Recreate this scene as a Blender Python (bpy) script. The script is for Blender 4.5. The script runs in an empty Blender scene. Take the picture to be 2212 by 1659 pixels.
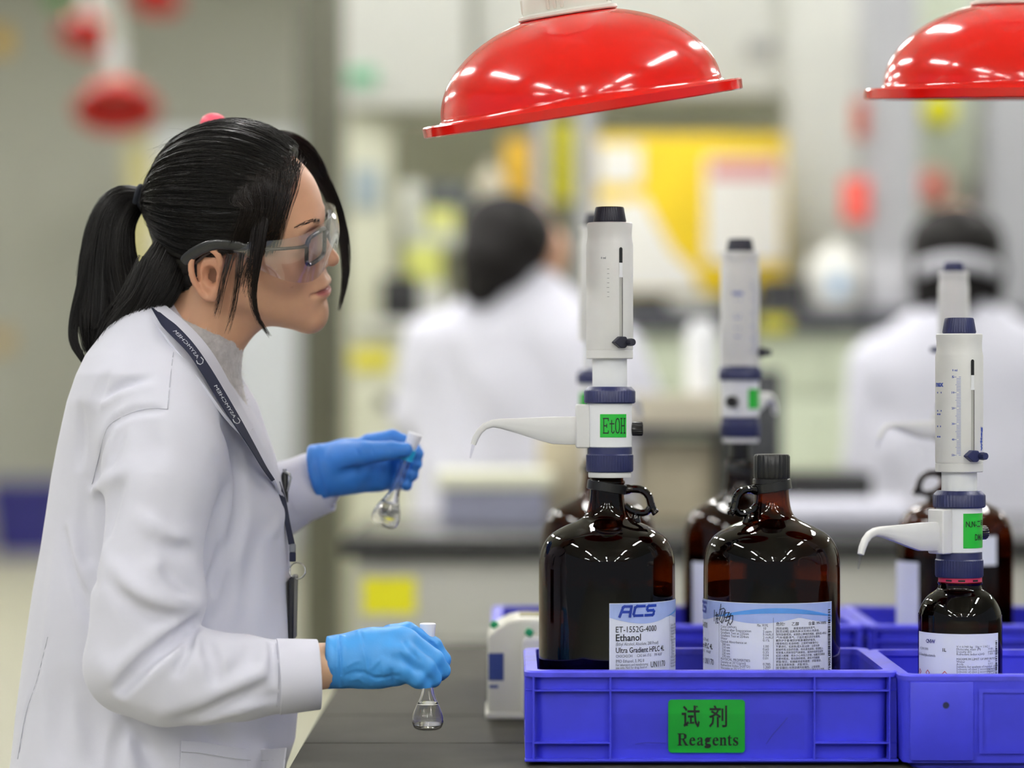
import bpy, bmesh, math, random
import numpy as np
from mathutils import Vector, Matrix

random.seed(7)
RNG = np.random.default_rng(7)
SC = bpy.context.scene
COL = SC.collection

# ------------------------------------------------------------------ camera
F = 6055.0                    # focal length in pixels of the 2212 x 1659 frame
HC = 1.274                    # lens height above the floor
cam_d = bpy.data.cameras.new('camera')
cam_d.sensor_width = 36.0
cam_d.lens = F / 2212.0 * 36.0
cam_d.clip_end = 100
cam_d.dof.use_dof = True
cam_d.dof.focus_distance = 3.24
cam_d.dof.aperture_fstop = 1.85
cam_o = bpy.data.objects.new('camera', cam_d)
COL.objects.link(cam_o)
cam_o.location = (0, 0, HC)
cam_o.rotation_euler = (math.pi / 2, 0, 0)
SC.camera = cam_o

# ------------------------------------------------------------------ world, exposure
world = bpy.data.worlds.new('hall_light')
world.use_nodes = True
SC.world = world
bg = world.node_tree.nodes['Background']
bg.inputs['Color'].default_value = (0.80, 0.86, 0.96, 1)
bg.inputs['Strength'].default_value = 0.34
LAMP_STRENGTH = 62.0
SC.view_settings.view_transform = 'Standard'
SC.view_settings.look = 'None'
SC.view_settings.exposure = 0.30
SC.view_settings.gamma = 1.0
SC.view_settings.use_curve_mapping = False
SC.cycles.max_bounces = 10
SC.cycles.transparent_max_bounces = 32
SC.cycles.transmission_bounces = 10
SC.cycles.caustics_reflective = False
SC.cycles.caustics_refractive = False


# ------------------------------------------------------------------ helpers
def P(px, py, Y):
    """world point seen at a place of the photograph, at distance Y"""
    return Vector(((px - 1106.0) * Y / F, Y, HC - (py - 829.5) * Y / F))


def s2l(c):
    c = c / 255.0
    return c / 12.92 if c <= 0.04045 else ((c + 0.055) / 1.055) ** 2.4


def rgb(r, g, b):
    return (s2l(r), s2l(g), s2l(b), 1.0)


MATS = {}


def mat(name, col, rough=0.5, metal=0.0, var=0.05, scale=40.0, bump=0.0, bscale=300.0, coat=0.0,
        spec=0.5, emit=0.0, sss=0.0, attr=None, trans=0.0, stretch=None, sheen=0.0):
    m = bpy.data.materials.new(name)
    m.use_nodes = True
    nt = m.node_tree
    N, L = nt.nodes, nt.links
    b = N['Principled BSDF']
    tc = N.new('ShaderNodeTexCoord')
    vec = tc.outputs['Object']
    if stretch:
        mp = N.new('ShaderNodeMapping')
        mp.inputs['Scale'].default_value = stretch
        L.new(vec, mp.inputs['Vector'])
        vec = mp.outputs['Vector']
    nz = N.new('ShaderNodeTexNoise')
    nz.inputs['Scale'].default_value = scale
    nz.inputs['Detail'].default_value = 3
    L.new(vec, nz.inputs['Vector'])
    mx = N.new('ShaderNodeMix')
    mx.data_type = 'RGBA'
    mx.blend_type = 'MULTIPLY'
    mx.inputs[0].default_value = 1.0
    rp = N.new('ShaderNodeValToRGB')
    rp.color_ramp.elements[0].position = 0.3
    rp.color_ramp.elements[1].position = 0.7
    lo = 1.0 - var
    rp.color_ramp.elements[0].color = (lo, lo, lo, 1)
    rp.color_ramp.elements[1].color = (1, 1, 1, 1)
    L.new(nz.outputs['Fac'], rp.inputs['Fac'])
    if attr:
        at = N.new('ShaderNodeAttribute')
        at.attribute_name = attr
        L.new(at.outputs['Color'], mx.inputs[6])
    else:
        mx.inputs[6].default_value = col
    L.new(rp.outputs['Color'], mx.inputs[7])
    L.new(mx.outputs[2], b.inputs['Base Color'])
    b.inputs['Roughness'].default_value = rough
    b.inputs['Metallic'].default_value = metal
    b.inputs['Specular IOR Level'].default_value = spec
    b.inputs['Coat Weight'].default_value = coat
    b.inputs['Coat Roughness'].default_value = 0.06
    if trans:
        b.inputs['Transmission Weight'].default_value = trans
    if sheen:
        b.inputs['Sheen Weight'].default_value = sheen
    if sss:
        b.inputs['Subsurface Weight'].default_value = sss
        b.inputs['Subsurface Radius'].default_value = (0.012, 0.005, 0.003)
        b.inputs['Subsurface Scale'].default_value = 0.6
    if emit:
        b.inputs['Emission Color'].default_value = col
        b.inputs['Emission Strength'].default_value = emit
    if bump:
        n2 = N.new('ShaderNodeTexNoise')
        n2.inputs['Scale'].default_value = bscale
        n2.inputs['Detail'].default_value = 2
        L.new(vec, n2.inputs['Vector'])
        bp = N.new('ShaderNodeBump')
        bp.inputs['Strength'].default_value = bump
        bp.inputs['Distance'].default_value = 0.002
        L.new(n2.outputs['Fac'], bp.inputs['Height'])
        L.new(bp.outputs['Normal'], b.inputs['Normal'])
    MATS[name] = m
    return m


def clear_mat(name, tint, ior=1.5, rough=0.03, refl=(1, 1, 1, 1), boost=1.0, var=0.05):
    """thin tinted glass or clear plastic: light passes straight through, the surface mirrors by angle"""
    m = bpy.data.materials.new(name)
    m.use_nodes = True
    nt = m.node_tree
    N, L = nt.nodes, nt.links
    N.remove(N['Principled BSDF'])
    out = N['Material Output']
    tr = N.new('ShaderNodeBsdfTransparent')
    tc = N.new('ShaderNodeTexCoord')
    nz = N.new('ShaderNodeTexNoise')
    nz.inputs['Scale'].default_value = 18
    L.new(tc.outputs['Object'], nz.inputs['Vector'])
    rp = N.new('ShaderNodeValToRGB')
    lo = 1 - var
    rp.color_ramp.elements[0].color = (tint[0] * lo, tint[1] * lo, tint[2] * lo, 1)
    rp.color_ramp.elements[1].color = (tint[0], tint[1], tint[2], 1)
    L.new(nz.outputs['Fac'], rp.inputs['Fac'])
    L.new(rp.outputs['Color'], tr.inputs['Color'])
    gl = N.new('ShaderNodeBsdfGlossy')
    gl.inputs['Color'].default_value = refl
    gl.inputs['Roughness'].default_value = rough
    f0 = ((ior - 1) / (ior + 1)) ** 2
    lw = N.new('ShaderNodeLayerWeight')
    lw.inputs['Blend'].default_value = 0.5
    pw = N.new('ShaderNodeMath')
    pw.operation = 'POWER'
    pw.inputs[1].default_value = 5.0
    L.new(lw.outputs['Facing'], pw.inputs[0])
    mt = N.new('ShaderNodeMath')
    mt.operation = 'MULTIPLY_ADD'
    mt.use_clamp = True
    mt.inputs[1].default_value = (1 - f0) * min(boost, 1.0)
    mt.inputs[2].default_value = f0 * boost
    L.new(pw.outputs[0], mt.inputs[0])
    mx = N.new('ShaderNodeMixShader')
    L.new(mt.outputs[0], mx.inputs['Fac'])
    L.new(tr.outputs[0], mx.inputs[1])
    L.new(gl.outputs[0], mx.inputs[2])
    L.new(mx.outputs[0], out.inputs['Surface'])
    MATS[name] = m
    return m


def glass_mat(name, col=(1, 1, 1, 1), ior=1.47):
    m = bpy.data.materials.new(name)
    m.use_nodes = True
    b = m.node_tree.nodes['Principled BSDF']
    b.inputs['Base Color'].default_value = col
    b.inputs['Roughness'].default_value = 0.0
    b.inputs['Transmission Weight'].default_value = 1.0
    b.inputs['IOR'].default_value = ior
    MATS[name] = m
    return m


def mesh_obj(name, V, Fc, m, parent=None, smooth=True, sharp=35, offset=None):
    me = bpy.data.meshes.new(name)
    V = np.asarray([tuple(v) for v in V] if not isinstance(V, np.ndarray) else V, dtype=np.float64)
    if offset is not None:
        V = V - np.array(offset)
    me.from_pydata(V.tolist(), [], [list(map(int, f)) for f in Fc] if not isinstance(Fc, np.ndarray) else Fc.tolist())
    me.update()
    if smooth:
        me.polygons.foreach_set('use_smooth', [True] * len(me.polygons))
        if sharp:
            me.set_sharp_from_angle(angle=math.radians(sharp))
    if m is not None:
        me.materials.append(m)
    o = bpy.data.objects.new(name, me)
    COL.objects.link(o)
    if parent is not None:
        o.parent = parent
    return o


def tag(o, label=None, cat=None, group=None, kind=None):
    if label: o['label'] = label
    if cat: o['category'] = cat
    if group: o['group'] = group
    if kind: o['kind'] = kind
    return o


def thing(name, label, cat, loc=(0, 0, 0), rz=0.0, group=None, kind=None):
    o = bpy.data.objects.new(name, None)
    o.empty_display_size = 0.05
    COL.objects.link(o)
    o.location = loc
    o.rotation_euler = (0, 0, rz)
    return tag(o, label, cat, group, kind)


def lathe(prof, n=48, ribs=None, closed=True):
    """prof: list of (r, z[, rib amplitude]); revolve round Z. ribs: number of ribs round the turn"""
    V, Fc = [], []
    rings = []
    for p in prof:
        r, z = p[0], p[1]
        amp = p[2] if len(p) > 2 else 0.0
        if r < 1e-6:
            rings.append([len(V)])
            V.append((0, 0, z))
            continue
        ring = []
        for i in range(n):
            a = 2 * math.pi * i / n
            rr = r
            if amp and ribs:
                rr = r + amp * (1 if (i * ribs * 2 // n) % 2 == 0 else -1)
            ring.append(len(V))
            V.append((rr * math.cos(a), rr * math.sin(a), z))
        rings.append(ring)
    for A, B in zip(rings[:-1], rings[1:]):
        if len(A) == 1 and len(B) == 1:
            continue
        for i in range(n):
            j = (i + 1) % n
            if len(A) == 1:
                Fc.append((A[0], B[j], B[i]))
            elif len(B) == 1:
                Fc.append((A[i], A[j], B[0]))
            else:
                Fc.append((A[i], A[j], B[j], B[i]))
    return V, Fc


def box(cx, cy, cz, sx, sy, sz, bev=0.0, seg=2):
    bm = bmesh.new()
    bmesh.ops.create_cube(bm, size=1.0)
    for v in bm.verts:
        v.co = Vector((cx + v.co.x * sx, cy + v.co.y * sy, cz + v.co.z * sz))
    if bev > 0:
        bev = min(bev, 0.45 * min(sx, sy, sz))
        bmesh.ops.bevel(bm, geom=list(bm.edges), offset=bev, segments=seg, profile=0.6, affect='EDGES')
    bm.verts.index_update()
    V = [tuple(v.co) for v in bm.verts]
    Fc = [tuple(v.index for v in f.verts) for f in bm.faces]
    bm.free()
    return V, Fc


def bx(x0, x1, y0, y1, z0, z1, bev=0.0, seg=2):
    return box((x0 + x1) / 2, (y0 + y1) / 2, (z0 + z1) / 2, abs(x1 - x0), abs(y1 - y0), abs(z1 - z0), bev, seg)


def join(*parts):
    V, Fc = [], []
    for v, f in parts:
        o = len(V)
        V += [tuple(p) for p in v]
        Fc += [tuple(i + o for i in q) for q in f]
    return V, Fc


def xf(vf, M):
    return [tuple(M @ Vector(v)) for v in vf[0]], vf[1]


def smooth_path(pts, n):
    """Catmull-Rom through pts (any dimension), n samples"""
    p = np.array([tuple(q) for q in pts], float)
    p = np.vstack([2 * p[0] - p[1], p, 2 * p[-1] - p[-2]])
    m = len(p) - 3
    out = []
    for u in np.linspace(0, m - 1e-6, n):
        i = int(u)
        t = u - i
        a, b, c, d = p[i], p[i + 1], p[i + 2], p[i + 3]
        out.append(0.5 * ((2 * b) + (c - a) * t + (2 * a - 5 * b + 4 * c - d) * t * t + (3 * b - a - 3 * c + d) * t ** 3))
    return np.array(out)


def tube(pts, radii, n=10, caps=True, flat=None):
    """sweep a circle (or an ellipse: flat = (a, b) factors) along pts"""
    pts = [Vector(p) for p in pts]
    if not hasattr(radii, '__len__'):
        radii = [radii] * len(pts)
    V, Fc = [], []
    t0 = (pts[1] - pts[0]).normalized()
    up = Vector((0, 0, 1)) if abs(t0.z) < 0.9 else Vector((1, 0, 0))
    nrm = (up - t0 * up.dot(t0)).normalized()
    for i, p in enumerate(pts):
        t = (pts[min(i + 1, len(pts) - 1)] - pts[max(i - 1, 0)]).normalized()
        nrm = (nrm - t * nrm.dot(t)).normalized()
        bn = t.cross(nrm)
        fa, fb = flat if flat else (1, 1)
        for k in range(n):
            a = 2 * math.pi * k / n
            V.append(p + (nrm * math.cos(a) * fa + bn * math.sin(a) * fb) * radii[i])
    m = len(pts)
    for i in range(m - 1):
        for k in range(n):
            j = (k + 1) % n
            Fc.append((i * n + k, i * n + j, (i + 1) * n + j, (i + 1) * n + k))
    if caps:
        Fc.append(tuple(range(n - 1, -1, -1)))
        Fc.append(tuple((m - 1) * n + k for k in range(n)))
    return V, Fc


def strip(A, B, th, nrm=None):
    """a ribbon between the edges A and B with thickness th (offset along its own normal)"""
    A = [Vector(a) for a in A]
    B = [Vector(b) for b in B]
    n = len(A)
    V = []
    for i in range(n):
        t = (A[min(i + 1, n - 1)] - A[max(i - 1, 0)])
        w = B[i] - A[i]
        nn = t.cross(w)
        nn = nn.normalized() if nn.length > 1e-12 else Vector((0, -1, 0))
        if nn.y > 0: nn = -nn
        V += [A[i], B[i], B[i] - nn * th, A[i] - nn * th]
    Fc = []
    for i in range(n - 1):
        a, b = 4 * i, 4 * i + 4
        for k in range(4):
            l = (k + 1) % 4
            Fc.append((a + k, a + l, b + l, b + k))
    Fc.append((3, 2, 1, 0))
    e = 4 * (n - 1)
    Fc.append((e, e + 1, e + 2, e + 3))
    return V, Fc


def prism(poly, y0, y1):
    """polygon in (x, z) pushed from y0 to y1"""
    n = len(poly)
    V = [(p[0], y0, p[1]) for p in poly] + [(p[0], y1, p[1]) for p in poly]
    Fc = [tuple(range(n)), tuple(range(2 * n - 1, n - 1, -1))]
    for i in range(n):
        j = (i + 1) % n
        Fc.append((j, i, n + i, n + j))
    return V, Fc


def bevel_vf(vf, w, seg=2, ang=30):
    bm = bmesh.new()
    vs = [bm.verts.new(v) for v in vf[0]]
    for f in vf[1]:
        try:
            bm.faces.new([vs[i] for i in f])
        except ValueError:
            pass
    bmesh.ops.recalc_face_normals(bm, faces=bm.faces)
    ed = [e for e in bm.edges if len(e.link_faces) == 2 and e.calc_face_angle(0) > math.radians(ang)]
    bmesh.ops.bevel(bm, geom=ed, offset=w, segments=seg, profile=0.6, affect='EDGES', clamp_overlap=True)
    bm.verts.index_update()
    V = [tuple(v.co) for v in bm.verts]
    Fc = [tuple(v.index for v in f.verts) for f in bm.faces]
    bm.free()
    return V, Fc


_TXT = {}


def text_vf(s, size, bold=0.0, align='LEFT', width=None, res=2, shear=0.0):
    """flat lettering in (x, y), baseline at y = 0; width squeezes it to that length"""
    c = bpy.data.curves.new('lettering', 'FONT')
    c.body = s
    c.size = size
    c.offset = bold
    c.shear = shear
    c.resolution_u = res
    c.align_x = align
    o = bpy.data.objects.new('lettering', c)
    me = bpy.data.meshes.new_from_object(o)
    V = [tuple(v.co) for v in me.vertices]
    Fc = [tuple(p.vertices) for p in me.polygons]
    bpy.data.objects.remove(o)
    bpy.data.curves.remove(c)
    bpy.data.meshes.remove(me)
    if width and V:
        x0, x1 = min(v[0] for v in V), max(v[0] for v in V)
        k = width / max(x1 - x0, 1e-9)
        ref = x0 if align == 'LEFT' else (x0 + x1) / 2
        V = [((v[0] - ref) * k + (0 if align == 'LEFT' else 0), v[1], v[2]) for v in V]
    return V, Fc


def shift(vf, dx, dy, dz=0.0):
    return [(v[0] + dx, v[1] + dy, v[2] + dz) for v in vf[0]], vf[1]


def rect(x0, y0, x1, y1, nx=1, ny=1):
    V, Fc = [], []
    for j in range(ny + 1):
        for i in range(nx + 1):
            V.append((x0 + (x1 - x0) * i / nx, y0 + (y1 - y0) * j / ny, 0))
    for j in range(ny):
        for i in range(nx):
            a = j * (nx + 1) + i
            Fc.append((a, a + 1, a + nx + 2, a + nx + 1))
    return V, Fc


def wrap(vf, R, a0=0.0):
    """bend a flat (arc length, height) print round a vertical cylinder; a0 = where x = 0 sits (0 faces -Y, grows to +X)"""
    V = []
    for v in vf[0]:
        a = a0 + v[0] / R
        r = R + v[2]
        V.append((r * math.sin(a), -r * math.cos(a), v[1]))
    return V, vf[1]


def pen(strokes, w):
    """flat pen strokes in (x, y) as thin quads"""
    parts = []
    for st in strokes:
        for (x0, y0), (x1, y1) in zip(st[:-1], st[1:]):
            dx, dy = x1 - x0, y1 - y0
            l = math.hypot(dx, dy) or 1e-9
            nx, ny = -dy / l * w / 2, dx / l * w / 2
            ex, ey = dx / l * w / 2, dy / l * w / 2
            parts.append(([(x0 - ex + nx, y0 - ey + ny, 0), (x0 - ex - nx, y0 - ey - ny, 0),
                           (x1 + ex - nx, y1 + ey - ny, 0), (x1 + ex + nx, y1 + ey + ny, 0)], [(0, 1, 2, 3)]))
    return join(*parts)


# ------------------------------------------------------------------ distance fields for soft bodies
class Field:
    def __init__(s, lo, hi, h):
        s.lo = np.array(lo, np.float32)
        s.h = h
        s.n = np.ceil((np.array(hi) - np.array(lo)) / h).astype(int) + 1
        s.f = np.full(tuple(s.n), 0.2, np.float32)

    def sl(s, lo, hi):
        a = np.clip(np.floor((np.array(lo) - s.lo) / s.h).astype(int), 0, s.n)
        b = np.clip(np.ceil((np.array(hi) - s.lo) / s.h).astype(int) + 1, 0, s.n)
        if np.any(b <= a): return None, None
        g = [(s.lo[i] + s.h * np.arange(a[i], b[i])).astype(np.float32) for i in range(3)]
        return (slice(a[0], b[0]), slice(a[1], b[1]), slice(a[2], b[2])), np.meshgrid(*g, indexing='ij', sparse=True)

    def put(s, q, d, k, op):
        a = s.f[q]
        if op == 'sub':
            d = -d
            if k > 0:
                hh = np.clip(0.5 + 0.5 * (d - a) / k, 0, 1)
                s.f[q] = a * (1 - hh) + d * hh + k * hh * (1 - hh)
            else:
                s.f[q] = np.maximum(a, d)
            return
        if k > 0:
            hh = np.clip(0.5 + 0.5 * (a - d) / k, 0, 1)
            s.f[q] = a * (1 - hh) + d * hh - k * hh * (1 - hh)
        else:
            s.f[q] = np.minimum(a, d)

    def cone(s, a, b, ra, rb, k=0.0, op='add', squash=None):
        a, b = np.array(a, float), np.array(b, float)
        pad = max(ra, rb) + k + 3 * s.h
        q, g = s.sl(np.minimum(a, b) - pad, np.maximum(a, b) + pad)
        if q is None: return
        ab = b - a
        L2 = max(float(ab @ ab), 1e-12)
        X, Y, Z = g
        t = np.clip(((X - a[0]) * ab[0] + (Y - a[1]) * ab[1] + (Z - a[2]) * ab[2]) / L2, 0, 1)
        dx, dy, dz = X - (a[0] + t * ab[0]), Y - (a[1] + t * ab[1]), Z - (a[2] + t * ab[2])
        if squash:
            dx, dy, dz = dx / squash[0], dy / squash[1], dz / squash[2]
        d = np.sqrt(dx * dx + dy * dy + dz * dz) - (ra + t * (rb - ra))
        s.put(q, d.astype(np.float32), k, op)

    def chain(s, pts, radii, k=0.0, op='add', squash=None):
        for i in range(len(pts) - 1):
            s.cone(pts[i], pts[i + 1], radii[i], radii[i + 1], k, op, squash)

    def ell(s, c, r, k=0.0, op='add', rot=None):
        c, r = np.array(c, float), np.array(r, float)
        pad = max(r) + k + 3 * s.h
        q, g = s.sl(c - pad, c + pad)
        if q is None: return
        X, Y, Z = g[0] - c[0], g[1] - c[1], g[2] - c[2]
        if rot is not None:
            M = np.array(rot).T
            X, Y, Z = (M[0, 0] * X + M[0, 1] * Y + M[0, 2] * Z, M[1, 0] * X + M[1, 1] * Y + M[1, 2] * Z,
                       M[2, 0] * X + M[2, 1] * Y + M[2, 2] * Z)
        k0 = np.sqrt((X / r[0]) ** 2 + (Y / r[1]) ** 2 + (Z / r[2]) ** 2)
        k1 = np.sqrt((X / r[0] ** 2) ** 2 + (Y / r[1] ** 2) ** 2 + (Z / r[2] ** 2) ** 2) + 1e-9
        s.put(q, (k0 * (k0 - 1) / k1).astype(np.float32), k, op)

    def custom(s, fn, lo, hi, k=0.0, op='add'):
        q, g = s.sl(lo, hi)
        s.put(q, np.broadcast_to(fn(*g), s.f[q].shape).astype(np.float32), k, op)

    def clip(s, fn):
        q, g = s.sl(s.lo, s.lo + s.h * s.n)
        s.f[q] = np.maximum(s.f[q], fn(*g).astype(np.float32))

    def fold(s, pts, w, h, taper=True):
        """raise (h > 0) or sink (h < 0) the surface along a path"""
        pts = np.array([tuple(p) for p in pts], float)
        pad = 2.4 * w + 2 * s.h
        n = len(pts) - 1
        q, g = s.sl(pts.min(0) - pad, pts.max(0) + pad)
        if q is None: return
        X, Y, Z = g
        best = np.full(s.f[q].shape, 1e9, np.float32)
        along = np.zeros(s.f[q].shape, np.float32)
        for i in range(n):
            a, ab = pts[i], pts[i + 1] - pts[i]
            L2 = max(float(ab @ ab), 1e-12)
            t = np.clip(((X - a[0]) * ab[0] + (Y - a[1]) * ab[1] + (Z - a[2]) * ab[2]) / L2, 0, 1)
            d2 = (X - a[0] - t * ab[0]) ** 2 + (Y - a[1] - t * ab[1]) ** 2 + (Z - a[2] - t * ab[2]) ** 2
            m = d2 < best
            best = np.where(m, d2, best)
            along = np.where(m, (i + t) / n, along)
        amp = h * np.exp(-best / (w * w))
        if taper:
            amp = amp * np.sin(np.pi * np.clip(0.08 + 0.84 * along, 0, 1)) ** 0.7
        s.f[q] -= amp.astype(np.float32)

    def front(s, px, py, guess, back=False):
        """distance Y at which the ray through a photo place enters the body"""
        Y = guess
        for _ in range(3):
            p = P(px, py, Y)
            i = int(round((p.x - s.lo[0]) / s.h))
            k = int(round((p.z - s.lo[2]) / s.h))
            if not (0 <= i < s.n[0] and 0 <= k < s.n[2]): return guess
            ins = np.nonzero(s.f[i, :, k] < 0)[0]
            if len(ins) == 0: return guess
            j = ins[-1] if back else ins[0]
            col = s.f[i, :, k]
            o = j + 1 if back else j - 1
            if 0 <= o < len(col) and col[o] > 0:
                t = float(col[o] / (col[o] - col[j]))
                Y = float(s.lo[1] + s.h * (o + (j - o) * t))
            else:
                Y = float(s.lo[1] + s.h * j)
        return Y

    def on(s, pts, guess=3.2, out=0.0):
        return [P(x, y, s.front(x, y, guess) - out) for x, y in pts]

    def mesh(s):
        f = s.f
        ins = f < 0
        cnt = np.zeros(tuple(s.n - 1), np.uint8)
        for dx in (0, 1):
            for dy in (0, 1):
                for dz in (0, 1):
                    cnt += ins[dx:s.n[0] - 1 + dx, dy:s.n[1] - 1 + dy, dz:s.n[2] - 1 + dz]
        mixed = (cnt > 0) & (cnt < 8)
        I = np.stack(np.nonzero(mixed), 1)
        idx = np.full(mixed.shape, -1, np.int32)
        idx[mixed] = np.arange(len(I))
        cv = {}
        for c in range(8):
            d = (c & 1, (c >> 1) & 1, (c >> 2) & 1)
            cv[c] = f[I[:, 0] + d[0], I[:, 1] + d[1], I[:, 2] + d[2]]
        acc = np.zeros((len(I), 3))
        num = np.zeros(len(I))
        for c in range(8):
            for ax in range(3):
                if c >> ax & 1: continue
                c2 = c | (1 << ax)
                a, b = cv[c], cv[c2]
                m = (a < 0) != (b < 0)
                t = np.where(m, a / np.where(np.abs(a - b) < 1e-12, 1, a - b), 0)
                base = np.array([(c & 1), (c >> 1) & 1, (c >> 2) & 1], float)
                p = np.tile(base, (len(I), 1))
                p[:, ax] += t
                acc[m] += p[m]
                num[m] += 1
        V = (I + acc / num[:, None]) * s.h + s.lo
        Q = []
        for ax in range(3):
            b, c = (ax + 1) % 3, (ax + 2) % 3
            sa = [slice(None)] * 3
            sb = [slice(None)] * 3
            sa[ax] = slice(0, -1)
            sb[ax] = slice(1, None)
            e0, e1 = ins[tuple(sa)], ins[tuple(sb)]
            E = np.stack(np.nonzero(e0 != e1), 1)
            lim = np.array(s.n) - 1
            ok = (E[:, b] > 0) & (E[:, c] > 0) & (E[:, b] < lim[b]) & (E[:, c] < lim[c])
            E = E[ok]
            flip = e0[E[:, 0], E[:, 1], E[:, 2]]

            def at(db, dc):
                G = E.copy()
                G[:, b] += db
                G[:, c] += dc
                return idx[G[:, 0], G[:, 1], G[:, 2]]
            q = np.stack([at(-1, -1), at(0, -1), at(0, 0), at(-1, 0)], 1)
            q[~flip] = q[~flip][:, ::-1]
            Q.append(q)
        Q = np.concatenate(Q)
        Q = Q[(Q >= 0).all(1)]
        return V, Q


def relax(V, Q, it=2, lam=0.5):
    n = len(V)
    e = np.concatenate([Q[:, [0, 1]], Q[:, [1, 2]], Q[:, [2, 3]], Q[:, [3, 0]]])
    e = np.concatenate([e, e[:, ::-1]])
    deg = np.bincount(e[:, 0], minlength=n)[:, None] + 1e-9
    for _ in range(it):
        acc = np.stack([np.bincount(e[:, 0], weights=V[e[:, 1], k], minlength=n) for k in range(3)], 1)
        V = V + lam * (acc / deg - V)
    return V


def strands_vf(paths, r0, r1, sides=3):
    """many hairs: paths (n, m, 3) -> one mesh of thin tapering tubes"""
    Pn = np.asarray(paths, float)
    n, m, _ = Pn.shape
    T = np.gradient(Pn, axis=1)
    T /= np.linalg.norm(T, axis=2, keepdims=True) + 1e-12
    up = np.tile(np.array([0.13, -1.0, 0.21]), (n, m, 1))
    A = np.cross(T, up)
    A /= np.linalg.norm(A, axis=2, keepdims=True) + 1e-12
    B = np.cross(T, A)
    r = np.linspace(r0, r1, m)[None, :, None] * RNG.uniform(0.7, 1.2, (n, 1, 1))
    V = np.zeros((n, m, sides, 3))
    for k in range(sides):
        a = 2 * math.pi * k / sides
        V[:, :, k] = Pn + (A * math.cos(a) + B * math.sin(a)) * r
    V = V.reshape(-1, 3)
    base = (np.arange(n)[:, None, None] * m + np.arange(m - 1)[None, :, None]) * sides
    k = np.arange(sides)[None, None, :]
    k2 = (k + 1) % sides
    Q = np.stack([base + k, base + k2, base + sides + k2, base + sides + k], -1).reshape(-1, 4)
    return V, Q


def colour_verts(o, cols):
    at = o.data.color_attributes.new('tone', 'FLOAT_COLOR', 'POINT')
    c = np.ones((len(o.data.vertices), 4), np.float32)
    c[:, :3] = cols
    at.data.foreach_set('color', c.ravel())


def dup(o, parent=None):
    c = o.copy()
    COL.objects.link(c)
    c.parent = parent
    for ch in list(o.children):
        dup(ch, c)
    return c

# ------------------------------------------------------------------ materials
M_floor = mat('floor_epoxy', rgb(166, 164, 144), 0.38, var=0.10, scale=3, bump=0.02)
M_wall = mat('wall_paint', rgb(186, 187, 176), 0.75, var=0.05, scale=2, bump=0.05, bscale=80)
M_ceil = mat('ceiling_paint', rgb(205, 206, 200), 0.8, var=0.04, scale=2)
M_bench = mat('black_epoxy', rgb(70, 68, 61), 0.55, var=0.16, scale=14, bump=0.06, bscale=500, spec=0.03)
M_seam = mat('bench_joint', rgb(14, 14, 13), 0.7)
M_cab = mat('grey_steel_cabinet', rgb(186, 186, 180), 0.5, var=0.04, scale=5)
M_cream = mat('cream_panel', rgb(205, 206, 184), 0.55, var=0.04, scale=4)
M_pale = mat('pale_green_panel', rgb(205, 214, 190), 0.5, var=0.04, scale=4)
M_grey = mat('grey_panel', rgb(166, 167, 170), 0.55, var=0.05, scale=4)
M_lgrey = mat('light_grey_panel', rgb(204, 205, 198), 0.6, var=0.04, scale=3)
M_dcol = mat('dark_column_paint', rgb(92, 92, 78), 0.6, var=0.08, scale=3)
M_olive = mat('olive_recess_panel', rgb(132, 132, 112), 0.7, var=0.10, scale=3)
M_dark = mat('dark_plastic', rgb(40, 40, 42), 0.45, var=0.1, scale=20)
M_black = mat('black_plastic', rgb(20, 20, 21), 0.32, var=0.1, scale=60, bump=0.05)
M_white = mat('white_plastic', rgb(222, 222, 222), 0.38, var=0.03, scale=60, bump=0.03, bscale=900)
M_body = mat('dispenser_white', rgb(220, 220, 219), 0.42, var=0.06, scale=35, bump=0.02, bscale=700)
M_block = mat('dispenser_block_white', rgb(232, 234, 238), 0.35, var=0.02, scale=40)
M_navy = mat('navy_plastic', rgb(36, 42, 86), 0.42, var=0.10, scale=90, bump=0.05)
M_dnavy = mat('dark_navy_plastic', rgb(34, 35, 50), 0.45, var=0.10, scale=90, bump=0.05)
M_blue = mat('blue_crate_plastic', rgb(66, 69, 226), 0.40, var=0.12, scale=26, bump=0.04, bscale=400, sss=0.0)
M_blue2 = mat('blue_crate_rim_wear', rgb(90, 90, 240), 0.36, var=0.18, scale=60, bump=0.06, bscale=300)
M_green = mat('green_sticker', rgb(28, 176, 52), 0.35, var=0.05, scale=30)
M_green2 = mat('green_crate_sticker', rgb(14, 160, 48), 0.30, var=0.05, scale=30)
M_ink = mat('black_ink', rgb(12, 14, 16), 0.5)
M_greyink = mat('grey_ink', rgb(86, 90, 102), 0.6)
M_blueink = mat('blue_ink', rgb(58, 84, 178), 0.5)
M_acs = mat('logo_blue_ink', rgb(26, 62, 172), 0.4, var=0.35, scale=40)
M_paper = mat('label_paper', rgb(226, 231, 243), 0.5, var=0.03, scale=40)
M_lblue = mat('label_light_blue', rgb(168, 188, 238), 0.45, var=0.14, scale=30)
M_sky = mat('label_sky_blue', rgb(88, 158, 236), 0.45, var=0.22, scale=25)
M_red = mat('red_plastic', rgb(208, 18, 11), 0.14, var=0.05, scale=8, coat=0.25, spec=0.5)
M_pink = mat('raspberry_plastic', rgb(196, 44, 86), 0.4)
M_yellow = mat('yellow_label', rgb(232, 226, 10), 0.5, var=0.05, scale=20)
M_yell2 = mat('yellow_panel', rgb(250, 214, 20), 0.5, var=0.08, scale=6)
M_orange = mat('amber_yellow_panel', rgb(238, 190, 52), 0.5, var=0.1, scale=6)
M_chrome = mat('steel', rgb(190, 190, 192), 0.2, metal=1.0, var=0.1, scale=30)
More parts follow.
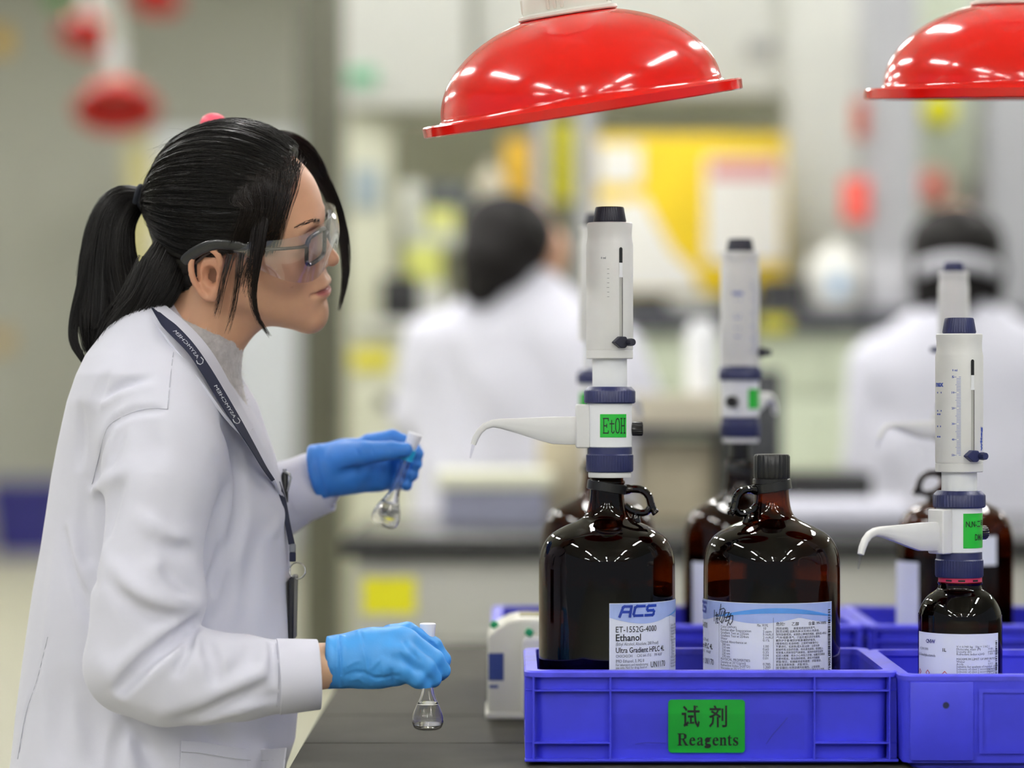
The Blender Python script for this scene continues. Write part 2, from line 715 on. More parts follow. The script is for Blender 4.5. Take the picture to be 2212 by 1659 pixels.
M_amber = clear_mat('amber_glass', (0.29, 0.105, 0.032), rough=0.02, boost=0.65, var=0.12)
M_liq = clear_mat('amber_liquid', (0.42, 0.30, 0.22), ior=1.2, rough=0.02, boost=0.4, var=0.2)
M_clear = clear_mat('clear_plastic', (0.93, 0.93, 0.96), rough=0.04, boost=1.6)
M_frost = mat('frosted_plastic', rgb(240, 240, 246), 0.4)
M_aqua = mat('turquoise_band', rgb(40, 176, 226), 0.3)
M_glass = glass_mat('flask_glass')
M_beige = mat('cardboard', rgb(196, 186, 160), 0.8, var=0.1, scale=12)
M_tube = None


# ------------------------------------------------------------------ setting
fl = mesh_obj('floor', *bx(-9, 9, -12.0, 24.2, -0.05, 0.0), M_floor)
tag(fl, 'pale cream epoxy floor of the laboratory hall', None, kind='structure')
wb = mesh_obj('wall_back', *bx(-9, 9, 24.0, 24.2, 0.0, 4.9), M_wall)
tag(wb, 'grey green painted wall far behind the benches', None, kind='structure')
wl = mesh_obj('wall_left', *bx(-9.2, -9.0, 6.0, 24.2, 0.0, 4.9), M_wall)
tag(wl, 'grey painted wall on the left of the hall', None, kind='structure')
wr = mesh_obj('wall_right', *bx(9.0, 9.2, 6.0, 24.2, 0.0, 4.9), M_wall)
tag(wr, 'grey painted wall on the right of the hall', None, kind='structure')
ce = mesh_obj('ceiling', *bx(-9, 9, -12.0, 24.2, 4.9, 5.0), M_ceil)
tag(ce, 'pale ceiling of the laboratory hall', None, kind='structure')

M_tube = mat('fluorescent_tube', (1.0, 0.99, 0.975, 1), 0.4, emit=LAMP_STRENGTH)


def lamp_proto():
    r = thing('ceiling_light', 'triple tube fluorescent light hanging under the ceiling', 'light', (0, 0, 4.62), 0, 'ceiling lights')
    mesh_obj('housing', *join(bx(-0.16, 0.16, -1.26, 1.26, 0.06, 0.10, 0.01), bx(-0.02, 0.02, -0.5, -0.46, 0.10, 0.28),
                              bx(-0.02, 0.02, 0.46, 0.5, 0.10, 0.28)), M_white, r)
    for s in (-1.3, 0, 1.3):
        mesh_obj('tube', *xf(lathe([(0, -1.2), (0.020, -1.2), (0.020, 1.2), (0, 1.2)], 10),
                             Matrix.Translation((s * 0.08, 0, 0.03)) @ Matrix.Rotation(math.pi / 2, 4, 'X')), M_tube, r)
    return r


lamp = lamp_proto()
spots = [(x, y) for y in (-9.5, -5.5, -1.5, 3.0, 8.0, 13.0, 18.5) for x in (-3.4, 2.9)] + [(x, y) for y in (12.0, 17.0) for x in (-6.8, -0.4, 6.6)] + [(-0.3, -9.5), (-0.3, -5.5), (-6.4, -5.5), (5.8, -5.5), (-0.4, 6.4)]  # rows behind the lens and later lists: unseen lights added as fill
for i, (x, y) in enumerate(spots):
    o = lamp if i == 0 else dup(lamp)
    o.location = (x, y, 4.62)

# ------------------------------------------------------------------ work bench in front
BZ = HC - 0.43
bench = thing('work_bench', 'black topped laboratory bench carrying the blue reagent crates', 'bench', (-0.25, 2.7, 0))


def at_parent(vf, par):
    return [(v[0] - par.location[0], v[1] - par.location[1], v[2] - par.location[2]) for v in vf[0]], vf[1]


for i, (y0, y1) in enumerate(((2.70, 3.356), (3.359, 3.639), (3.642, 4.62))):
    mesh_obj('worktop_panel', *at_parent(bx(-0.25, 2.6, y0, y1, BZ - 0.03, BZ, 0.0012, 1), bench), M_bench, bench)
mesh_obj('joint_filler', *at_parent(bx(-0.245, 2.59, 2.71, 4.61, BZ - 0.03, BZ - 0.004), bench), M_seam, bench)
mesh_obj('base_cabinet', *at_parent(bx(-0.23, 2.55, 2.76, 4.56, 0.1, BZ - 0.03, 0.004), bench), M_cab, bench)
mesh_obj('plinth', *at_parent(bx(-0.2, 2.5, 2.82, 4.5, 0.0, 0.1), bench), M_dark, bench)


# ------------------------------------------------------------------ blue crates
def rrect(w, d, r, z, n=5):
    out = []
    for cx, cy, a0 in ((w / 2 - r, d / 2 - r, 0), (-w / 2 + r, d / 2 - r, 90), (-w / 2 + r, -d / 2 + r, 180), (w / 2 - r, -d / 2 + r, 270)):
        for i in range(n + 1):
            a = math.radians(a0 + 90 * i / n)
            out.append((cx + r * math.cos(a), cy + r * math.sin(a), z))
    return out


def loft(loops, close=True, cap0=False, cap1=False):
    n = len(loops[0])
    V = [p for l in loops for p in l]
    Fc = []
    for i in range(len(loops) - 1):
        for k in range(n):
            j = (k + 1) % n
            Fc.append((i * n + k, i * n + j, (i + 1) * n + j, (i + 1) * n + k))
    if cap0: Fc.append(tuple(range(n - 1, -1, -1)))
    if cap1: Fc.append(tuple((len(loops) - 1) * n + k for k in range(n)))
    return V, Fc


def crate(label, loc, W, D, H, ribbed=True, group='blue plastic crates on the bench'):
    c = thing('plastic_crate', label, 'crate', loc, 0, group)
    ins = 0.009 if ribbed else 0.001
    w, d = W - 2 * ins, D - 2 * ins
    t = 0.004
    mesh_obj('shell', *loft([rrect(w - 0.03, d - 0.03, 0.012, 0.0), rrect(w - 0.03, d - 0.03, 0.012, 0.006),
                             rrect(w - 0.006, d - 0.006, 0.014, 0.007), rrect(w, d, 0.014, H),
                             rrect(w - 2 * t, d - 2 * t, 0.011, H), rrect(w - 2 * t - 0.008, d - 2 * t - 0.008, 0.011, 0.011)],
                            cap0=True, cap1=True), M_blue, c)
    rw = 0.020
    mesh_obj('rim', *loft([rrect(W, D, 0.016, H - 0.004), rrect(W + 0.001, D + 0.001, 0.016, H + 0.001), rrect(W - 0.003, D - 0.003, 0.015, H + 0.003),
                           rrect(W - rw - ins, D - rw - ins, 0.010, H + 0.003), rrect(W - rw - ins, D - rw - ins, 0.010, H - 0.004),
                           rrect(W, D, 0.016, H - 0.004)]), M_blue2, c)
    if ribbed:
        y = -D / 2
        zb, zl, zu = 0.006, 0.0255, H - 0.0195
        def rib(x0, x1, z0, z1, yy=y, back=0.012):
            mesh_obj('rib', *bx(x0, x1, yy + 0.0006, yy + back, z0, z1, 0.0006, 1), M_blue, c)
        xl, xr = -W / 2 + 0.010, W / 2 - 0.010
        x1, x2 = -W / 2 + 0.0965, W / 2 - 0.0946
        rib(xl, xr, zu - 0.001, zu + 0.001)
        rib(-W / 2, W / 2, zb - 0.0015, zb + 0.0015, back=0.02)
        rib(xl, x1, zl - 0.001, zl + 0.001)
        rib(x2, xr, zl - 0.001, zl + 0.001)
        for x in (xl, x1, x2, xr):
            rib(x - 0.0011, x + 0.0011, zb, H - 0.003)
        for s in (-1, 1):
            def srib(y0, y1, z0, z1):
                xa, xb = sorted((s * (W / 2 - 0.0006), s * (W / 2 - 0.012)))
                mesh_obj('rib', *bx(xa, xb, y0, y1, z0, z1, 0.0006, 1), M_blue, c)
            srib(-D / 2 + 0.01, D / 2 - 0.01, zb - 0.0015, zb + 0.0015)
            srib(-D / 2 + 0.01, D / 2 - 0.01, zl - 0.001, zl + 0.001)
            srib(-D / 2 + 0.01, -D / 2 + 0.06, zu - 0.001, zu + 0.001)
            srib(D / 2 - 0.06, D / 2 - 0.01, zu - 0.001, zu + 0.001)
            for yy in (-D / 2 + 0.012, -D / 2 + 0.035, -D / 2 + 0.06, D / 2 - 0.06, D / 2 - 0.012):
                srib(yy - 0.001, yy + 0.001, zb, H - 0.003)
            # hand hold arch
            arc = [Vector((s * (W / 2 - 0.006), 0.055 * math.cos(a), 0.052 + 0.012 * math.sin(a))) for a in np.linspace(0, math.pi, 9)]
            mesh_obj('hand_hold', *tube(arc, 0.0025, 6), M_blue, c)
    return c


CH = 0.104
crate_a = crate('blue crate with the green Reagents sticker on its front', (0.2248, 3.155 + 0.14, BZ), 0.421, 0.28, CH)
crate_b = crate('smooth fronted blue crate under the one litre bottle at right', (0.6335, 3.125 + 0.15, BZ), 0.40, 0.30, CH - 0.001, ribbed=False)
crate_c = crate('blue crate behind the ethanol bottles and white can', (0.222, 3.755 + 0.165, BZ), 0.50, 0.33, CH)
crate_d = crate('blue crate at right holding the rearmost amber jug', (0.712, 3.755 + 0.165, BZ), 0.47, 0.33, CH)
# second crate: plain wing and recessed panel
mesh_obj('front_wing', *bx(-0.19, -0.119, -0.1515, -0.146, 0.010, CH - 0.006, 0.002), M_blue, crate_b)
mesh_obj('panel_frame', *loft([[(x, -0.151, z) for x, z in ((-0.113, 0.018), (0.17, 0.018), (0.17, 0.090), (-0.113, 0.090))],
                               [(x, -0.1515, z) for x, z in ((-0.109, 0.022), (0.166, 0.022), (0.166, 0.086), (-0.109, 0.086))]]), M_blue, crate_b)
mesh_obj('screw_hole', *xf(lathe([(0, 0), (0.0032, 0), (0.0036, 0.0006)], 16), Matrix.Translation((-0.150, -0.1516, 0.072)) @ Matrix.Rotation(math.pi / 2, 4, 'X')), M_navy, crate_b)

# crate sticker
st = thing('sticker_holder', None, None) if False else None
k = 3.155 / F
sx0, sx1 = (1447 - 1540) * k, (1613 - 1540) * k
sz0, sz1 = HC - (1628 - 829.5) * k - BZ, HC - (1513 - 829.5) * k - BZ
sw, sh = sx1 - sx0, sz1 - sz0


def flat_front(vf, x, y, z):
    """print in (x, y) -> upright plate facing -Y"""
    return [(v[0] + x, y - v[2], v[1] + z) for v in vf[0]], vf[1]


yp = -0.14 + 0.0085
rr = [(p[0] + sx0 + sw / 2, p[1], 0) for p in rrect(sw, sh, 0.004, 0)]
V = [(p[0], yp, p[1] + sz0 + sh / 2) for p in rr] + [(p[0], yp - 0.0004, p[1] + sz0 + sh / 2) for p in rr]
n = len(rr)
stk = mesh_obj('crate_sticker', V, [tuple(range(n, 2 * n))] + [(i, (i + 1) % n, n + (i + 1) % n, n + i) for i in range(n)], M_green2, crate_a, smooth=False)
stk['label'] = 'green sticker reading Reagents in Chinese and English'


def serif_word(word, h, w):
    """heavy serif letters from pen work: (x, y) polygons"""
    G = {
        'R': [([(0, 0), (0.34, 0), (0.34, .06), (.26, .08), (.26, .92), (.34, .94), (.34, 1), (0, 1), (0, .94), (.08, .92), (.08, .08), (0, .06)]),
              ([(.26, 1), (.46, 1), (.60, .95), (.68, .85), (.68, .66), (.60, .55), (.46, .50), (.26, .50), (.26, .57), (.40, .57), (.48, .63), (.49, .76), (.47, .88), (.40, .93), (.26, .93)]),
              ([(.34, .52), (.50, .52), (.72, .10), (.80, .06), (.80, 0), (.58, 0)])], 'Rw': .82,
        'e': [([(.06, .34), (.09, .5), (.17, .62), (.28, .68), (.40, .66), (.48, .58), (.51, .44), (.51, .38), (.21, .38), (.21, .44), (.35, .44), (.34, .55), (.29, .62), (.24, .58), (.21, .46), (.21, .30), (.25, .18), (.33, .12), (.42, .13), (.50, .19), (.52, .16), (.45, .05), (.32, -.01), (.19, .01), (.10, .10), (.06, .22)])], 'ew': .58,
        'a': [([(.08, .48), (.10, .60), (.20, .67), (.33, .68), (.44, .63), (.47, .52), (.47, .14), (.50, .09), (.55, .09), (.55, .04), (.48, -.01), (.38, 0), (.33, .07), (.33, .50), (.30, .60), (.24, .62), (.21, .56), (.20, .46)]),
              ([(.33, .42), (.18, .35), (.08, .26), (.05, .15), (.09, .03), (.18, -.01), (.28, .03), (.33, .08), (.33, .14), (.25, .11), (.20, .15), (.20, .24), (.26, .31), (.33, .34)])], 'aw': .58,
        'g': [([(.06, .46), (.11, .60), (.24, .68), (.38, .66), (.46, .68), (.55, .67), (.55, .58), (.46, .58), (.46, .36), (.38, .28), (.24, .25), (.12, .30), (.06, .38)]),
              ([(.12, .30), (.24, .26), (.20, .20), (.24, .17), (.44, .14), (.53, .06), (.52, -.08), (.44, -.18), (.28, -.23), (.10, -.20), (.03, -.12), (.05, -.03), (.14, .03), (.08, .10), (.08, .20)])], 'gw': .58,
        'n': [([(0, 0), (.26, 0), (.26, .05), (.20, .07), (.20, .50), (.28, .57), (.34, .52), (.34, .07), (.29, .05), (.29, 0), (.55, 0), (.55, .05), (.49, .07), (.49, .52), (.45, .64), (.36, .69), (.27, .66), (.20, .58), (.20, .68), (.14, .66), (0, .66), (0, .60), (.06, .58), (.06, .07), (0, .05)])], 'nw': .60,
        't': [([(0, .66), (.07, .72), (.14, .86), (.20, .86), (.20, .66), (.33, .66), (.33, .59), (.20, .59), (.20, .16), (.24, .10), (.33, .12), (.33, .06), (.26, 0), (.16, -.01), (.08, .04), (.06, .14), (.06, .59), (0, .59)])], 'tw': .37,
        's': [([(.05, .22), (.10, .22), (.16, .08), (.24, .05), (.31, .09), (.30, .17), (.22, .24), (.10, .33), (.05, .44), (.07, .58), (.16, .67), (.28, .68), (.36, .65), (.41, .68), (.41, .47), (.37, .47), (.31, .59), (.24, .62), (.18, .58), (.18, .50), (.26, .43), (.38, .35), (.44, .25), (.43, .11), (.35, .01), (.22, -.02), (.13, .02), (.08, 0), (.05, 0)])], 'sw': .50}
    parts = []
    x = 0
    for ch in word:
        for poly in G[ch]:
            bm = bmesh.new()
            vs = [bm.verts.new((p[0] + x, p[1], 0)) for p in poly]
            f = bm.faces.new(vs)
            f.normal_update()
            bmesh.ops.triangulate(bm, faces=[f], ngon_method='EAR_CLIP')
            bm.verts.index_update()
            parts.append(([tuple(v.co) for v in bm.verts], [tuple(v.index for v in q.verts) for q in bm.faces]))
            bm.free()
        x += G[ch + 'w']
    V, Fc = join(*parts)
    return [(v[0] * w / x, v[1] * h, 0) for v in V], Fc


yt = yp - 0.0008
cx = sx0 + sw / 2
for ch, px in (('试', 1497), ('剂', 1556)):
    vf = text_vf(ch, 0.0262, 0.0004, width=0.0205)
    y0 = min(v[1] for v in vf[0])
    mesh_obj('print_character', *flat_front(vf, (px - 21 - 1540) * k, yt, sz0 + sh * 0.475 - y0), M_ink, crate_a, smooth=False)
mesh_obj('print_word', *flat_front(serif_word('Reagents', 0.0138, 0.0695), (1467 - 1540) * k, yt, sz0 + sh * 0.135), M_ink, crate_a, smooth=False)
tp = mesh_obj('clear_tape', *flat_front(rect(-0.108, 0, 0.108, 0.040), -0.003, yp - 0.0014, sz0 + 0.004), clear_mat('clear_tape_film', (0.97, 0.97, 0.98), ior=1.25, rough=0.12, boost=0.3), crate_a, smooth=False)
for pts in ([(1375, 1609), (1400, 1606), (1442, 1607)], [(1659, 1609), (1672, 1590), (1690, 1570), (1705, 1552)]):
    mesh_obj('tape_crease', *tube([Vector(((x - 1540) * k, yp - 0.0012, HC - (y - 829.5) * k - BZ)) for x, y in pts], 0.0007, 6), M_clear, crate_a)


# ------------------------------------------------------------------ bottles
JUG = [(0, 0.004), (0.03, 0.003), (0.062, 0.0), (0.072, 0.002), (0.0785, 0.010), (0.0802, 0.022), (0.0802, 0.10), (0.0802, 0.194), (0.0795, 0.212), (0.0770, 0.2235),
       (0.0730, 0.2325), (0.0672, 0.2400), (0.0590, 0.2460), (0.0480, 0.2518), (0.0360, 0.2570), (0.0285, 0.2615), (0.0245, 0.2670), (0.0222, 0.2740), (0.0206, 0.2850),
       (0.0200, 0.2940), (0.0198, 0.3000), (0.0215, 0.3015), (0.0215, 0.3040), (0.0195, 0.3055), (0.0195, 0.3138), (0.0175, 0.3140), (0.0170, 0.3050)]
JUG_SMOOTH = None


def dense(prof, n):
    """resample a lathe profile smoothly"""
    q = smooth_path([(p[0], p[1]) for p in prof], n)
    return [(max(a, 0.0), b) for a, b in q]


JUGP = [JUG[0]] + dense(JUG[1:21], 90) + JUG[21:]
LIQ = [(0, 0.006)] + [(max(r - 0.003, 0), z + 0.004) for r, z in JUGP[2:] if z < 0.185] + [(0.077, 0.186), (0, 0.186)]
LIQ = [(0, 0.006), (0.06, 0.006), (0.0745, 0.012), (0.0768, 0.022), (0.0768, 0.183), (0.0755, 0.184), (0, 0.184)]


def handle_path(s=1.0):
    a = smooth_path([(0.018, 0, 0.2935), (0.028, 0, 0.2950), (0.040, 0, 0.2940), (0.0485, 0, 0.2870), (0.0515, 0, 0.2775), (0.0545, 0, 0.2705), (0.0580, 0, 0.2660)], 24)
    b = smooth_path([(0.0520, 0, 0.2745), (0.0465, 0, 0.2680), (0.0390, 0, 0.2670), (0.0325, 0, 0.2685), (0.0275, 0, 0.2705), (0.021, 0, 0.2755)], 16)
    c = smooth_path([(0.034, 0, 0.2680), (0.0335, 0, 0.2625), (0.0355, 0, 0.2550)], 8)
    return a, b, c


def label_print(full=True):
    """the jug's paper label, flat: x = arc length from its left edge, y = height; returns parts by material"""
    R = 0.0806
    A = math.radians
    L = R * A(170)
    H0, H1 = 0.020, 0.1665
    d1, d2 = R * A(62), R * A(112)
    P_ = {}
    P_['label'] = (shift(rect(0, H0, L, H1, 60, 1), 0, 0, 0), M_paper)
    # pale swoosh at the head, a brighter ribbon inside it
    def band(fn0, fn1, x0, x1, n=60):
        V, Fc = [], []
        for i in range(n + 1):
            x = x0 + (x1 - x0) * i / n
            V += [(x, fn0(x), 0.0002), (x, fn1(x), 0.0002)]
        for i in range(n):
            Fc.append((2 * i, 2 * i + 2, 2 * i + 3, 2 * i + 1))
        return V, Fc
    top = H1 - 0.0006
    bot = lambda x: H1 - 0.0165 - 0.0075 * math.sin(min(1, x / d1) * math.pi) if x < d1 else H1 - 0.0165 - 0.007 * abs(math.sin((x - d1) / (L - d1) * math.pi * 1.5))
    P_['label_band'] = (band(bot, lambda x: top, 0.0004, L - 0.0004), M_lblue)
    V, Fc = band(lambda x: H1 - 0.0175 + 0.006 * math.sin((x - d1) / (L - d1) * math.pi), lambda x: H1 - 0.0165 + 0.011 * math.sin((x - d1) / (L - d1) * math.pi), d1 * 0.9, L - 0.001)
    P_['label_swoosh'] = (([(v[0], v[1], 0.0004) for v in V], Fc), M_sky)
    zt = 0.0005
    T = []
    def put(s, xpx_deg, y, size, w=None, bold=0.0, lst=T):
        lst.append(shift(text_vf(s, size, bold, width=w, res=2), xpx_deg, y, zt))
    px = lambda y: HC - (y - 829.5) * 0.000534 - 0.8555
    x0 = 0.0075
    put('ET-1552G-4000', x0, px(1364), 0.0098, 0.0530, 0)
    put('Ethanol', x0, px(1382.5), 0.0112, 0.0305, 0.00015)
    put('Ultra Gradient HPLC 4L', x0, px(1408), 0.0088, 0.0670, 0.00008)
    put('UN1170', x0 + 0.0440, px(1442), 0.0098, 0.0250, 0)
    G = []
    put('(Ethyl Alcohol, Absolute, 200 Proof)', x0, px(1392.5), 0.0052, 0.0560, 0, G)
    put('CH3CH2OH', x0, px(1418), 0.0046, 0.0195, 0, G)
    put('CAS 64-17-5', x0 + 0.0255, px(1418), 0.0046, 0.0190, 0, G)
    put('FW 46.07', x0 + 0.0500, px(1418), 0.0046, 0.0125, 0, G)
    put('IMO Ethanol, 3, PG II', x0, px(1429), 0.0050, 0.0345, 0, G)
    for i, s in enumerate(('For laboratory and manufacturing', 'use only. Not for drug, food or', 'household use.')):
        put(s, x0, px(1436.5 + 6.2 * i), 0.0042, 0.0400 * len(s) / 32, 0, G)
    # panel two: specification rows
    rows = [('Color (APHA)', '10'), ('Residue after Evaporation', '5 ppm'), ('Gradient Test at 235nm', '5 mAU'), ('Gradient Test at 254nm', '2 mAU'), ('Water', '0.1%'),
            ('Optical Absorbance at', ''), ('  200 nm', '1.00'), ('  210 nm', '0.60'), ('  220 nm', '0.35'), ('  230 nm', '0.04'), ('  270 nm', '0.01'),
            ('PHYSICAL PROPERTIES:', ''), ('Density at 25°C(g/ml)', '0.785'), ('Refractive Index (n20°D)', '1.360'), ('Viscosity at 25°C(cp)', '1.20')]
    put('Min. 99.9%', d2 - 0.0185, px(1352), 0.0046, 0.0125, 0, G)
    for i, (a, b) in enumerate(rows):
        y = px(1358 + 6.4 * i)
        put(a, d1 + 0.003, y, 0.0040, None, 0, G)
        if b:
            put(b, d2 - 0.012, y, 0.0040, None, 0, G)
    # panel three: small Chinese print
    C = []
    put('危险!', d2 + 0.003, px(1349), 0.0046, None, 0, C)
    put('乙醇', d2 + 0.021, px(1349), 0.0046, None, 0, C)
    put('含量: 99-100%', d2 + 0.042, px(1349), 0.0046, None, 0, C)
    rng = random.Random(5)
    wmax = L - d2 - 0.0135
    for i, t in enumerate(('[危险说明]　　高度易燃液体和蒸气。', '[防范说明] 远离热源/火花/明火/热表面。', '保持容器密闭。采取防止静电的措施。避免吸入粉尘', '/气体/烟雾/蒸气。只能在通风良好处使用。', '戴防护手套/戴防护眼罩/戴防护面具。',
                           '[事故响应] 如误吞咽：立即呼叫解毒中心', '不要诱吐。如皮肤(或头发)沾染：立即去除', '脱掉所有沾染的衣服。用水清洗皮肤。如误吸入', '将受害人转移到空气新鲜处，保持呼吸舒适姿势', '如进入眼睛：用水小心冲洗几分钟。如戴隐形眼镜',
                           '方便地取出，取出隐形眼镜。继续冲洗眼睛', '求医/就诊。如接触到或有疑虑：求医/就诊。', '如发生皮肤刺激：求医/就诊。', '[安全储存] 在阴凉通风处储存。上锁保管。', '[废弃处置] 按照地方/国家规定处置本品与容器。')):
        n_ = sum(1.0 if ord(ch) > 255 else 0.5 for ch in t)
        put(t, d2 + 0.003, px(1357.5 + 6.5 * i), 0.0031, min(wmax, 0.0029 * n_), 0.0, C)
    # dividers and bar code
    D = [shift(rect(d1 - 0.00015, 0.022, d1 + 0.00015, 0.150), 0, 0, zt), shift(rect(d2 - 0.00015, 0.022, d2 + 0.00015, 0.150), 0, 0, zt)]
    y = px(1318)
    while y > px(1417):
        h = rng.choice((0.0006, 0.0009, 0.0014, 0.002))
        C.append(shift(rect(L - 0.0085, y - h, L - 0.0035, y), 0, 0, zt))
        y -= h + rng.choice((0.0006, 0.0009, 0.0013))
    vf = text_vf('71907LD', 0.0060, 0.0002, width=0.0215)
    C.append(([(L - 0.0035 - v[1], px(1452) + v[0], zt) for v in vf[0]], vf[1]))
    P_['print'] = (join(*(T + C)), M_ink)
    P_['small_print'] = (join(*(G + D)), M_greyink)
    logo = []
    s = 0.0118
    for gi, g in enumerate(('A', 'C', 'S')):
        st_ = {'A': [[(0, 0), (.18, .86), (.30, .95), (.95, .95), (.95, 0)], [(.12, .42), (.95, .42)]],
               'C': [[(1.0, .95), (.25, .95), (.08, .82), (.02, .20), (.12, .04), (.90, .04)]],
               'S': [[(1.0, .95), (.22, .95), (.10, .85), (.10, .60), (.20, .50), (.80, .50), (.92, .38), (.88, .14), (.76, .04), (.0, .04)]]}[g]
        logo.append(pen([[(x * s * 1.08 + y_ * s * 0.16, y_ * s) for x, y_ in q] for q in st_], 0.0030))
        logo[-1] = shift(logo[-1], 0.0120 + gi * 0.0160, px(1329.5), zt + 0.0003)
    P_['logo'] = (join(*logo), M_acs)
    return P_, R


LAB, LR = label_print()


def jug(label, loc, rz_label=0.0, a_handle=0.0, cap=False, with_label=True, plain_label=None, liquid=True, scale=1.0):
    """amber four litre bottle. angles: 0 faces the lens, grows to the right"""
    c = thing('amber_bottle', label, 'bottle', loc, 0, 'amber glass solvent bottles')
    mesh_obj('glass_body', *lathe(JUGP, 72), M_amber, c, sharp=60)
    if liquid:
        mesh_obj('liquid', *lathe(LIQ, 64), M_liq, c)
    rot = Matrix.Rotation(a_handle - math.pi / 2, 4, 'Z')
    a, b, d = handle_path()
    ra = [0.0058] * 4 + [0.0047] * (len(a) - 8) + [0.0042, 0.0046, 0.0050, 0.0038]
    mesh_obj('finger_loop', *xf(join(tube(a, ra, 10), tube(b, 0.0042, 10), tube(d, [0.004] * 4 + [0.005] * 4, 10)), rot), M_black if False else M_amberd, c)
    tilt = Matrix.Translation((0, 0, 0.2975)) @ Matrix.Rotation(math.radians(9 if a_handle > 0 else -9), 4, 'Y')
    mesh_obj('neck_band', *xf(lathe([(0.0222, -0.0055), (0.0235, -0.005), (0.0235, 0.005), (0.0222, 0.0055), (0.0212, 0.0055), (0.0212, -0.0055), (0.0222, -0.0055)], 40), tilt), M_black, c)
    if cap:
        mesh_obj('cap', *xf(lathe([(0.0205, 0.301), (0.0222, 0.3015), (0.0222, 0.3065), (0.0205, 0.3075), (0.0212, 0.309, 0.0004), (0.0212, 0.333, 0.0004), (0.0200, 0.3355), (0.018, 0.336), (0, 0.336)], 96, ribs=24),
                            Matrix.Identity(4)), M_black, c)
    if with_label:
        for nm, (vf, m) in LAB.items():
            o_ = mesh_obj(nm, *wrap(vf, LR, rz_label), m, c, smooth=(nm == 'label'), sharp=None)
            if 'print' in nm: o_['kind'] = 'stuff'
    if plain_label:
        a0, a1, z0, z1 = plain_label
        mesh_obj('label', *wrap(rect(0, z0, (a1 - a0) * LR, z1, 24, 1), LR, a0), M_paper, c)
    return c


M_amberd = clear_mat('amber_glass_thick', (0.10, 0.035, 0.012), rough=0.02, boost=1.3)
FZ = 0.852 - 0.0 + 0.0035
D_ = math.radians
Yj = 3.30
jug_a = jug('amber ethanol bottle with loop handle under the EtOH dispenser', (P(1311, 0, Yj).x, Yj, FZ), 0.0, D_(88))
jug_b = jug('black capped amber ethanol bottle with handwriting on its label', (P(1667, 0, Yj).x, Yj, FZ), D_(-116), D_(-62), cap=True)
# handwriting on the second bottle
kk = 0.000545
def hand(pts): return [[((x - 1560) * kk, (1330 - y) * kk) for x, y in s] for s in pts]
note = hand([[(1548, 1308), (1545, 1322), (1541, 1334)], [(1544, 1320), (1556, 1316), (1561, 1320), (1557, 1340), (1551, 1348), (1546, 1344)], [(1552, 1322), (1543, 1342)], [(1558, 1322), (1549, 1346)],
             [(1561, 1326), (1572, 1324), (1566, 1332), (1561, 1344), (1570, 1340)], [(1560, 1335), (1572, 1333)], [(1570, 1332), (1581, 1330), (1580, 1342), (1574, 1350), (1571, 1346)], [(1576, 1326), (1572, 1338), (1566, 1352)],
             [(1533, 1326), (1531, 1350)], [(1529, 1333), (1538, 1331)], [(1537, 1330), (1536, 1349), (1540, 1348)], [(1533, 1340), (1540, 1339)], [(1526, 1322), (1525, 1345)]])
mesh_obj('handwriting', *wrap(shift(pen(note, 0.0009), 0, HC - (1330 - 829.5) * 0.000534 - 0.8555, 0.0009), LR, math.asin((1560 - 1667) / 147)), M_ink, jug_b, smooth=False)

Yb = 3.93
jug_c = jug('rear amber bottle half hidden behind the EtOH bottle', (P(1293, 0, Yb).x, Yb, FZ), with_label=False, a_handle=D_(160))
jug_d = jug('rear amber bottle between the two ethanol bottles', (P(1599, 0, Yb).x, Yb, FZ), with_label=False, a_handle=D_(150), plain_label=(D_(-60), D_(0), 0.02, 0.172))
jug_e = jug('rear amber bottle behind the one litre bottle', (P(2062, 0, 3.88).x, 3.88, FZ), with_label=False, a_handle=D_(-80), plain_label=(D_(-90), D_(-46), 0.02, 0.175))
jug_e2 = mesh_obj('small_tag', *wrap(rect(0, 0.172, 0.030, 0.212, 10, 1), LR, D_(14)), M_paper, jug_e)
jug_f = jug('amber bottle cut off by the right frame edge', (P(2345, 0, 3.88).x, 3.88, FZ), with_label=False, a_handle=D_(90), cap=True)

# one litre bottle
Y1 = 3.25
k1 = Y1 / F
zz = lambda y: HC - (y - 829.5) * k1 - FZ
ONE = [(0, 0.003), (0.036, 0.0), (0.044, 0.003), (0.0482, 0.012), (0.0484, 0.03), (0.0484, zz(1345)), (0.0480, zz(1330)), (0.0462, zz(1315)), (0.0425, zz(1300)), (0.0370, zz(1287)), (0.0305, zz(1278)), (0.0258, zz(1271)), (0.0248, zz(1262))]
one = thing('amber_bottle', 'small one litre amber bottle with white label and pink neck ring', 'bottle', (P(2074, 0, Y1).x, Y1, FZ), 0, 'amber glass solvent bottles')
mesh_obj('glass_body', *lathe([ONE[0]] + dense(ONE[1:], 60) + [(0.0258, zz(1260)), (0.0258, zz(1256)), (0.022, zz(1255)), (0.022, zz(1243))], 64), M_amber, one, sharp=60)
mesh_obj('liquid', *lathe([(0, 0.006), (0.043, 0.008), (0.0455, 0.02), (0.0455, zz(1395)), (0, zz(1395))], 48), M_amberd, one)
mesh_obj('neck_ring', *lathe([(0.0235, zz(1259)), (0.0252, zz(1258.5)), (0.0252, zz(1245)), (0.0235, zz(1244)), (0.0235, zz(1259))], 48), M_pink, one)
for a in (-40, -5, 35):
    mesh_obj('ring_slot', *wrap(rect(-0.004, zz(1254), 0.004, zz(1250), 4, 1), 0.02535, D_(a)), M_ink, one)
R1 = 0.0487
la = D_(-84)
Lw = R1 * (D_(53) - la)
mesh_obj('label', *wrap(rect(0, 0.02, Lw, zz(1362), 30, 1), R1, la), M_paper, one)
T1, T2, T3 = [], [], []
